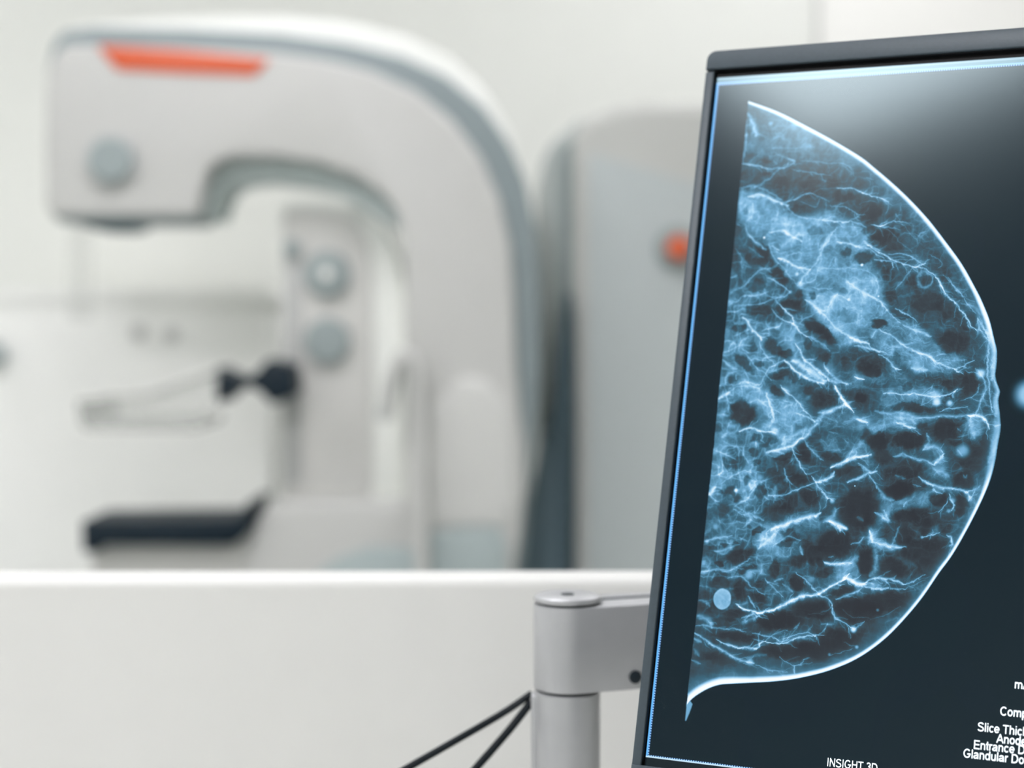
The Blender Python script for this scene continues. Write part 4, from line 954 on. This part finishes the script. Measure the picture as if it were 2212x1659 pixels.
    for i in range(len(q) - 1):
        ax, ay = q[i]; bx, by = q[i + 1]
        w = win(min(ax, bx) - 9, max(ax, bx) + 9, min(ay, by) - 9, max(ay, by) + 9)
        ex_, ey_ = bx - ax, by - ay; l2 = ex_ * ex_ + ey_ * ey_ + 1e-9
        u = x[w] - ax; v = y[w] - ay; t = np.clip((u * ex_ + v * ey_) / l2, 0, 1)
        d = np.sqrt((u - t * ex_) ** 2 + (v - t * ey_) ** 2)
        m = d < dist[w]
        dist[w] = np.where(m, d, dist[w])
        wid[w] = np.where(m, ew[i] * (1 - t) + ew[i + 1] * t, wid[w])
        amp_[w] = np.where(m, ea[i] * (1 - t) + ea[i + 1] * t, amp_[w])
    r = dist / wid
    core = np.clip(dist / .7, 0, 1) ** .8 * np.clip((1.15 - r) / .75, 0, 1)
    glow = .30 * np.exp(-np.clip(r - .8, 0, 9) * .8) * np.clip(dist / .5, 0, 1)
    K = np.clip(core * amp_ * .93 + glow * (.15 + .85 * amp_) * (.75 + .5 * cloud), 0, 1)
    V = 1 - (1 - V) * (1 - K)
    edge_aa = blur(body.astype(np.float32), .8)
    # tail of skin under the fold
    tail = blur(inpoly(x, y, TAIL).astype(np.float32), 1.6)
    Vb = V * edge_aa
    Vb = np.maximum(Vb, tail * (.55 + .4 * np.clip((12 - x) / 6 + .6, 0, 1)))
    A = np.maximum(edge_aa, tail)
    full = np.zeros_like(X); af = np.zeros_like(X)
    full[j0:j1, i0:i1] = Vb; af[j0:j1, i0:i1] = A
    # bright marker at the nipple, outside the outline
    mx, my, mr, mq = MARK
    d = np.sqrt(((X - mx) / mr) ** 2 + ((Y - my) / mq) ** 2)
    k = np.clip((1.2 - d) / .95, 0, 1); k = k * k * (3 - 2 * k)
    full = np.maximum(full, k * .66); af = np.maximum(af, k)
    # tone curve: position -> screen colour
    pos = np.array([0, .09, .16, .28, .42, .56, .70, .84, 1.0])
    ramp = np.array([(8, 22, 32), (52, 53, 59), (60, 70, 78), (62, 100, 120), (88, 140, 170), (118, 175, 213), (166, 212, 242), (214, 238, 252), (250, 254, 255)], float)
    out = np.stack([np.interp(full, pos, ramp[:, c_]) for c_ in range(3)], -1)
    bg = np.array(BGCOL, float)[None, None, :] * (1 + .10 * (fbm(X, Y, 60, 90, 2) - .5))[..., None]
    out = bg * (1 - af[..., None]) + out * af[..., None]
    L_ = lin(out)
    L_ = np.maximum(L_ - REFL * af[..., None], 0)
    # dotted viewport frame and the pale bar above it
    def put(mask, rgb): L_[mask] = lin(rgb)
    VW = 238.0
    inx, iny = (X > 0) & (X < VW), (Y > 0) & (Y < 292.6)
    put(Y > 294.4, (146, 178, 194)); put((Y > 292.8) & (Y <= 294.4), (112, 150, 166))
    put(Y < -.25, (18, 28, 34))
    per = np.floor(Y / .5).astype(int) % 2 == 0; perx = np.floor(X / .5).astype(int) % 2 == 0
    lft = (X > .0) & (X < 1.3) & iny; rgt = (X > VW - 1.15) & (X < VW) & iny
    put(lft & per, (158, 205, 255)); put(lft & ~per, (10, 70, 140)); put(rgt & per, (158, 205, 255)); put(rgt & ~per, (10, 70, 140))
    bt = (Y > -.25) & (Y < .8) & inx; tp = (Y > 291.6) & (Y < 292.9) & inx
    put(bt & perx, (165, 215, 255)); put(bt & ~perx, (10, 60, 120)); put(tp & perx, (165, 205, 250)); put(tp & ~perx, (60, 110, 170))
    put((X > .0) & (X < .75) & iny, (110, 190, 255)); put((X > VW - .6) & (X < VW) & iny, (110, 190, 255))
    put((Y > -.25) & (Y < .35) & inx, (200, 232, 255)); put((Y > 292.2) & (Y < 293.0) & inx, (150, 200, 255))
    rgba = np.ones((NY, NX, 4), np.float32); rgba[..., :3] = srgb(L_)
    return rgba
def q_min(q, k): return min(p[k] for p in q)
def q_max(q, k): return max(p[k] for p in q)

img = bpy.data.images.new('scan_picture', NX, NY, alpha=False)
img.pixels.foreach_set(picture().ravel())
img.update(); img.pack()

M_scr = bpy.data.materials.new('lit_screen'); M_scr.use_nodes = True
nt = M_scr.node_tree; b = nt.nodes['Principled BSDF']
b.inputs['Base Color'].default_value = (.004, .005, .006, 1)
b.inputs['Roughness'].default_value = SCR_ROUGH
b.inputs['Specular IOR Level'].default_value = SCR_SPEC
b.inputs['Specular Tint'].default_value = (.78, .96, 1.0, 1)
uvn = nt.nodes.new('ShaderNodeUVMap'); uvn.uv_map = 'screen'
ti = nt.nodes.new('ShaderNodeTexImage'); ti.image = img; ti.extension = 'EXTEND'; ti.interpolation = 'Linear'
nt.links.new(uvn.outputs[0], ti.inputs[0]); nt.links.new(ti.outputs[0], b.inputs['Emission Color'])
b.inputs['Emission Strength'].default_value = 1.0

bm = bmesh.new(); uv = bm.loops.layers.uv.new('screen')
vs = [bm.verts.new(p) for p in ((0, 0, H0), (W, 0, H0), (W, 0, H1), (0, 0, H1))]
vb = [bm.verts.new((v.co.x, .004, v.co.z)) for v in vs]
bm.faces.new(vs); bm.faces.new(vb[::-1])
for i in range(4): bm.faces.new((vs[i], vb[i], vb[(i + 1) % 4], vs[(i + 1) % 4]))
for f in bm.faces:
    for l in f.loops:
        l[uv].uv = ((l.vert.co.x * 1000 - S0) / SW, (l.vert.co.z * 1000 - T0) / TH)
scr = obj('screen', bm, M_scr, mon, local=True, label='lit screen with the bluish scan')

# lettering on the screen
M_text = mat('screen_lettering', (230, 240, 246), .5, .2, emit=(232, 242, 248), estr=1.0)
K = .064                                    # half the stroke, cap height = 1
XH = .725
def arc(cx, cy, rx, ry, a0, a1, n=14):
    return [(cx + rx * math.cos(math.radians(a0 + (a1 - a0) * k / n)), cy + ry * math.sin(math.radians(a0 + (a1 - a0) * k / n))) for k in range(n + 1)]
def bowl(x0, x1, y0, y1, a0=0, a1=360, n=24): return arc((x0 + x1) / 2, (y0 + y1) / 2, (x1 - x0) / 2 - K, (y1 - y0) / 2 - K, a0, a1, n)
def glyph(ch):
    """strokes of a plain sans letter and its advance"""
    if ch == ' ': return [], .39
    if ch == 'I': return [[(.195, 0), (.195, 1)]], .388
    if ch == 'l': return [[(.155, 0), (.155, 1)]], .31
    if ch == 'i': return [[(.155, 0), (.155, XH)], [(.155, .86), (.155, 1)]], .31
    if ch == 'N': return [[(.17, 0), (.17, 1)], [(.17, .96), (.84, .04)], [(.84, 0), (.84, 1)]], 1.008
    if ch == 'H': return [[(.17, 0), (.17, 1)], [(.84, 0), (.84, 1)], [(.17, .53), (.84, .53)]], 1.008
    if ch == 'T': return [[(.03, 1 - K), (.82, 1 - K)], [(.425, 0), (.425, 1)]], .853
    if ch == 'E': return [[(.17, 0), (.17, 1)], [(.17, 1 - K), (.86, 1 - K)], [(.17, .52), (.81, .52)], [(.17, K), (.89, K)]], .931
    if ch == 'D': return [[(.17, 0), (.17, 1)], [(.17, 1 - K), (.47, 1 - K)] + arc(.47, .5, .41, .5 - K, 90, -90) + [(.17, K)]], 1.008
    if ch == 'A': return [[(.05, 0), (.465, .98)], [(.88, 0), (.465, .98)], [(.18, .31), (.75, .31)]], .931
    if ch == 'C': return [bowl(.07, 1.0, -.01, 1.01, 42, 318)], 1.008
    if ch == 'G': return [bowl(.07, 1.02, -.01, 1.01, 42, 318) + [(.96, .46)], [(.58, .45), (1.02, .45)]], 1.087
    if ch == 'S': return [arc(.46, .745, .33, .20, 20, 190, 12) + [(.2, .62), (.46, .53), (.72, .44)] + arc(.46, .265, .36, .215, 20, -165, 14)], .931
    if ch == '3': return [arc(.37, .745, .26, .195, 160, -90, 12), arc(.38, .285, .30, .235, 95, -160, 14)], .777
    if ch == 's': return [arc(.34, .535, .22, .135, 20, 190, 10) + [(.17, .44), (.34, .375), (.51, .31)] + arc(.34, .195, .245, .14, 25, -165, 12)], .698
    if ch == 'o': return [bowl(.05, .72, -.01, XH + .01)], .777
    if ch == 'c': return [bowl(.05, .71, -.01, XH + .01, 42, 318)], .698
    if ch == 'e': return [[(.11, .37), (.66, .37)] + bowl(.05, .725, -.01, XH + .01, 4, 325)], .777
    if ch == 'd': return [bowl(.045, .69, -.01, XH + .01), [(.635, 0), (.635, 1)]], .777
    if ch == 'p': return [bowl(.08, .73, -.01, XH + .01), [(.145, -.28), (.145, XH)]], .777
    if ch == 'n': return [[(.15, 0), (.15, XH)], [(.15, .42)] + arc(.39, .45, .235, XH - K - .44, 165, 0, 10) + [(.625, 0)]], .777
    if ch == 'h': return [[(.15, 0), (.15, 1)], [(.15, .42)] + arc(.39, .45, .235, XH - K - .44, 165, 0, 10) + [(.625, 0)]], .777
    if ch == 'u': return [[(.625, XH), (.625, 0)], [(.15, XH)] + arc(.385, .27, .235, .27 - K + .01, 180, 345, 10) + [(.625, .3)]], .777
    if ch == 'm': return [[(.15, 0), (.15, XH)], [(.15, .42)] + arc(.365, .47, .215, XH - K - .46, 165, 0, 9) + [(.58, 0)], [(.58, .42)] + arc(.795, .47, .215, XH - K - .46, 165, 0, 9) + [(1.01, 0)]], 1.163
    if ch == 'r': return [[(.15, 0), (.15, XH)], [(.15, .40)] + arc(.39, .40, .24, XH - K - .40, 165, 75, 6)], .465
    if ch == 't': return [[(.20, .95), (.20, .17)] + arc(.32, .17, .12, .17 - K, 180, 275, 5), [(.02, XH - K), (.37, XH - K)]], .388
    if ch == 'k': return [[(.15, 0), (.15, 1)], [(.6, XH), (.17, .28)], [(.33, .42), (.64, 0)]], .698
    if ch == 'a': return [arc(.37, .49, .25, XH - K - .49, 165, 0, 10) + [(.62, .12), (.66, 0)], [(.62, .42)] + [(.42, .385)] + arc(.29, .20, .2, .2 - K + .0, 110, 300, 10) + [(.5, .12), (.62, .25)]], .777
    raise KeyError(ch)

def ribbon(bm, pts, half, fn):
    p = [Vector(q) for q in pts]; q = [p[0]]
    for a in p[1:]:
        if (a - q[-1]).length > 1e-4: q.append(a)
    L_, R2 = [], []
    for i, a in enumerate(q):
        d0 = (a - q[i - 1]).normalized() if i else (q[1] - a).normalized()
        d1 = (q[i + 1] - a).normalized() if i < len(q) - 1 else d0
        n = Vector((-(d0 + d1).y, (d0 + d1).x)).normalized()
        n0 = Vector((-d0.y, d0.x)); w = half / max(.5, n.dot(n0))
        L_.append(bm.verts.new(fn(a + n * w))); R2.append(bm.verts.new(fn(a - n * w)))
    for i in range(len(q) - 1): bm.faces.new((L_[i], R2[i], R2[i + 1], L_[i + 1]))

for body, s, t, cap, wx_ in TEXTS:
    bmt = bmesh.new(); pen = -.06
    for ch in body:
        st_, adv = glyph(ch)
        for pl in st_:
            ribbon(bmt, pl, K, lambda v: MW @ Vector(((s + (pen + v.x) * cap * wx_) / 1000, -.0002, (t + v.y * cap) / 1000)))
        pen += adv
    bmesh.ops.reverse_faces(bmt, faces=bmt.faces)
    obj('text_line', bmt, M_text, scr)
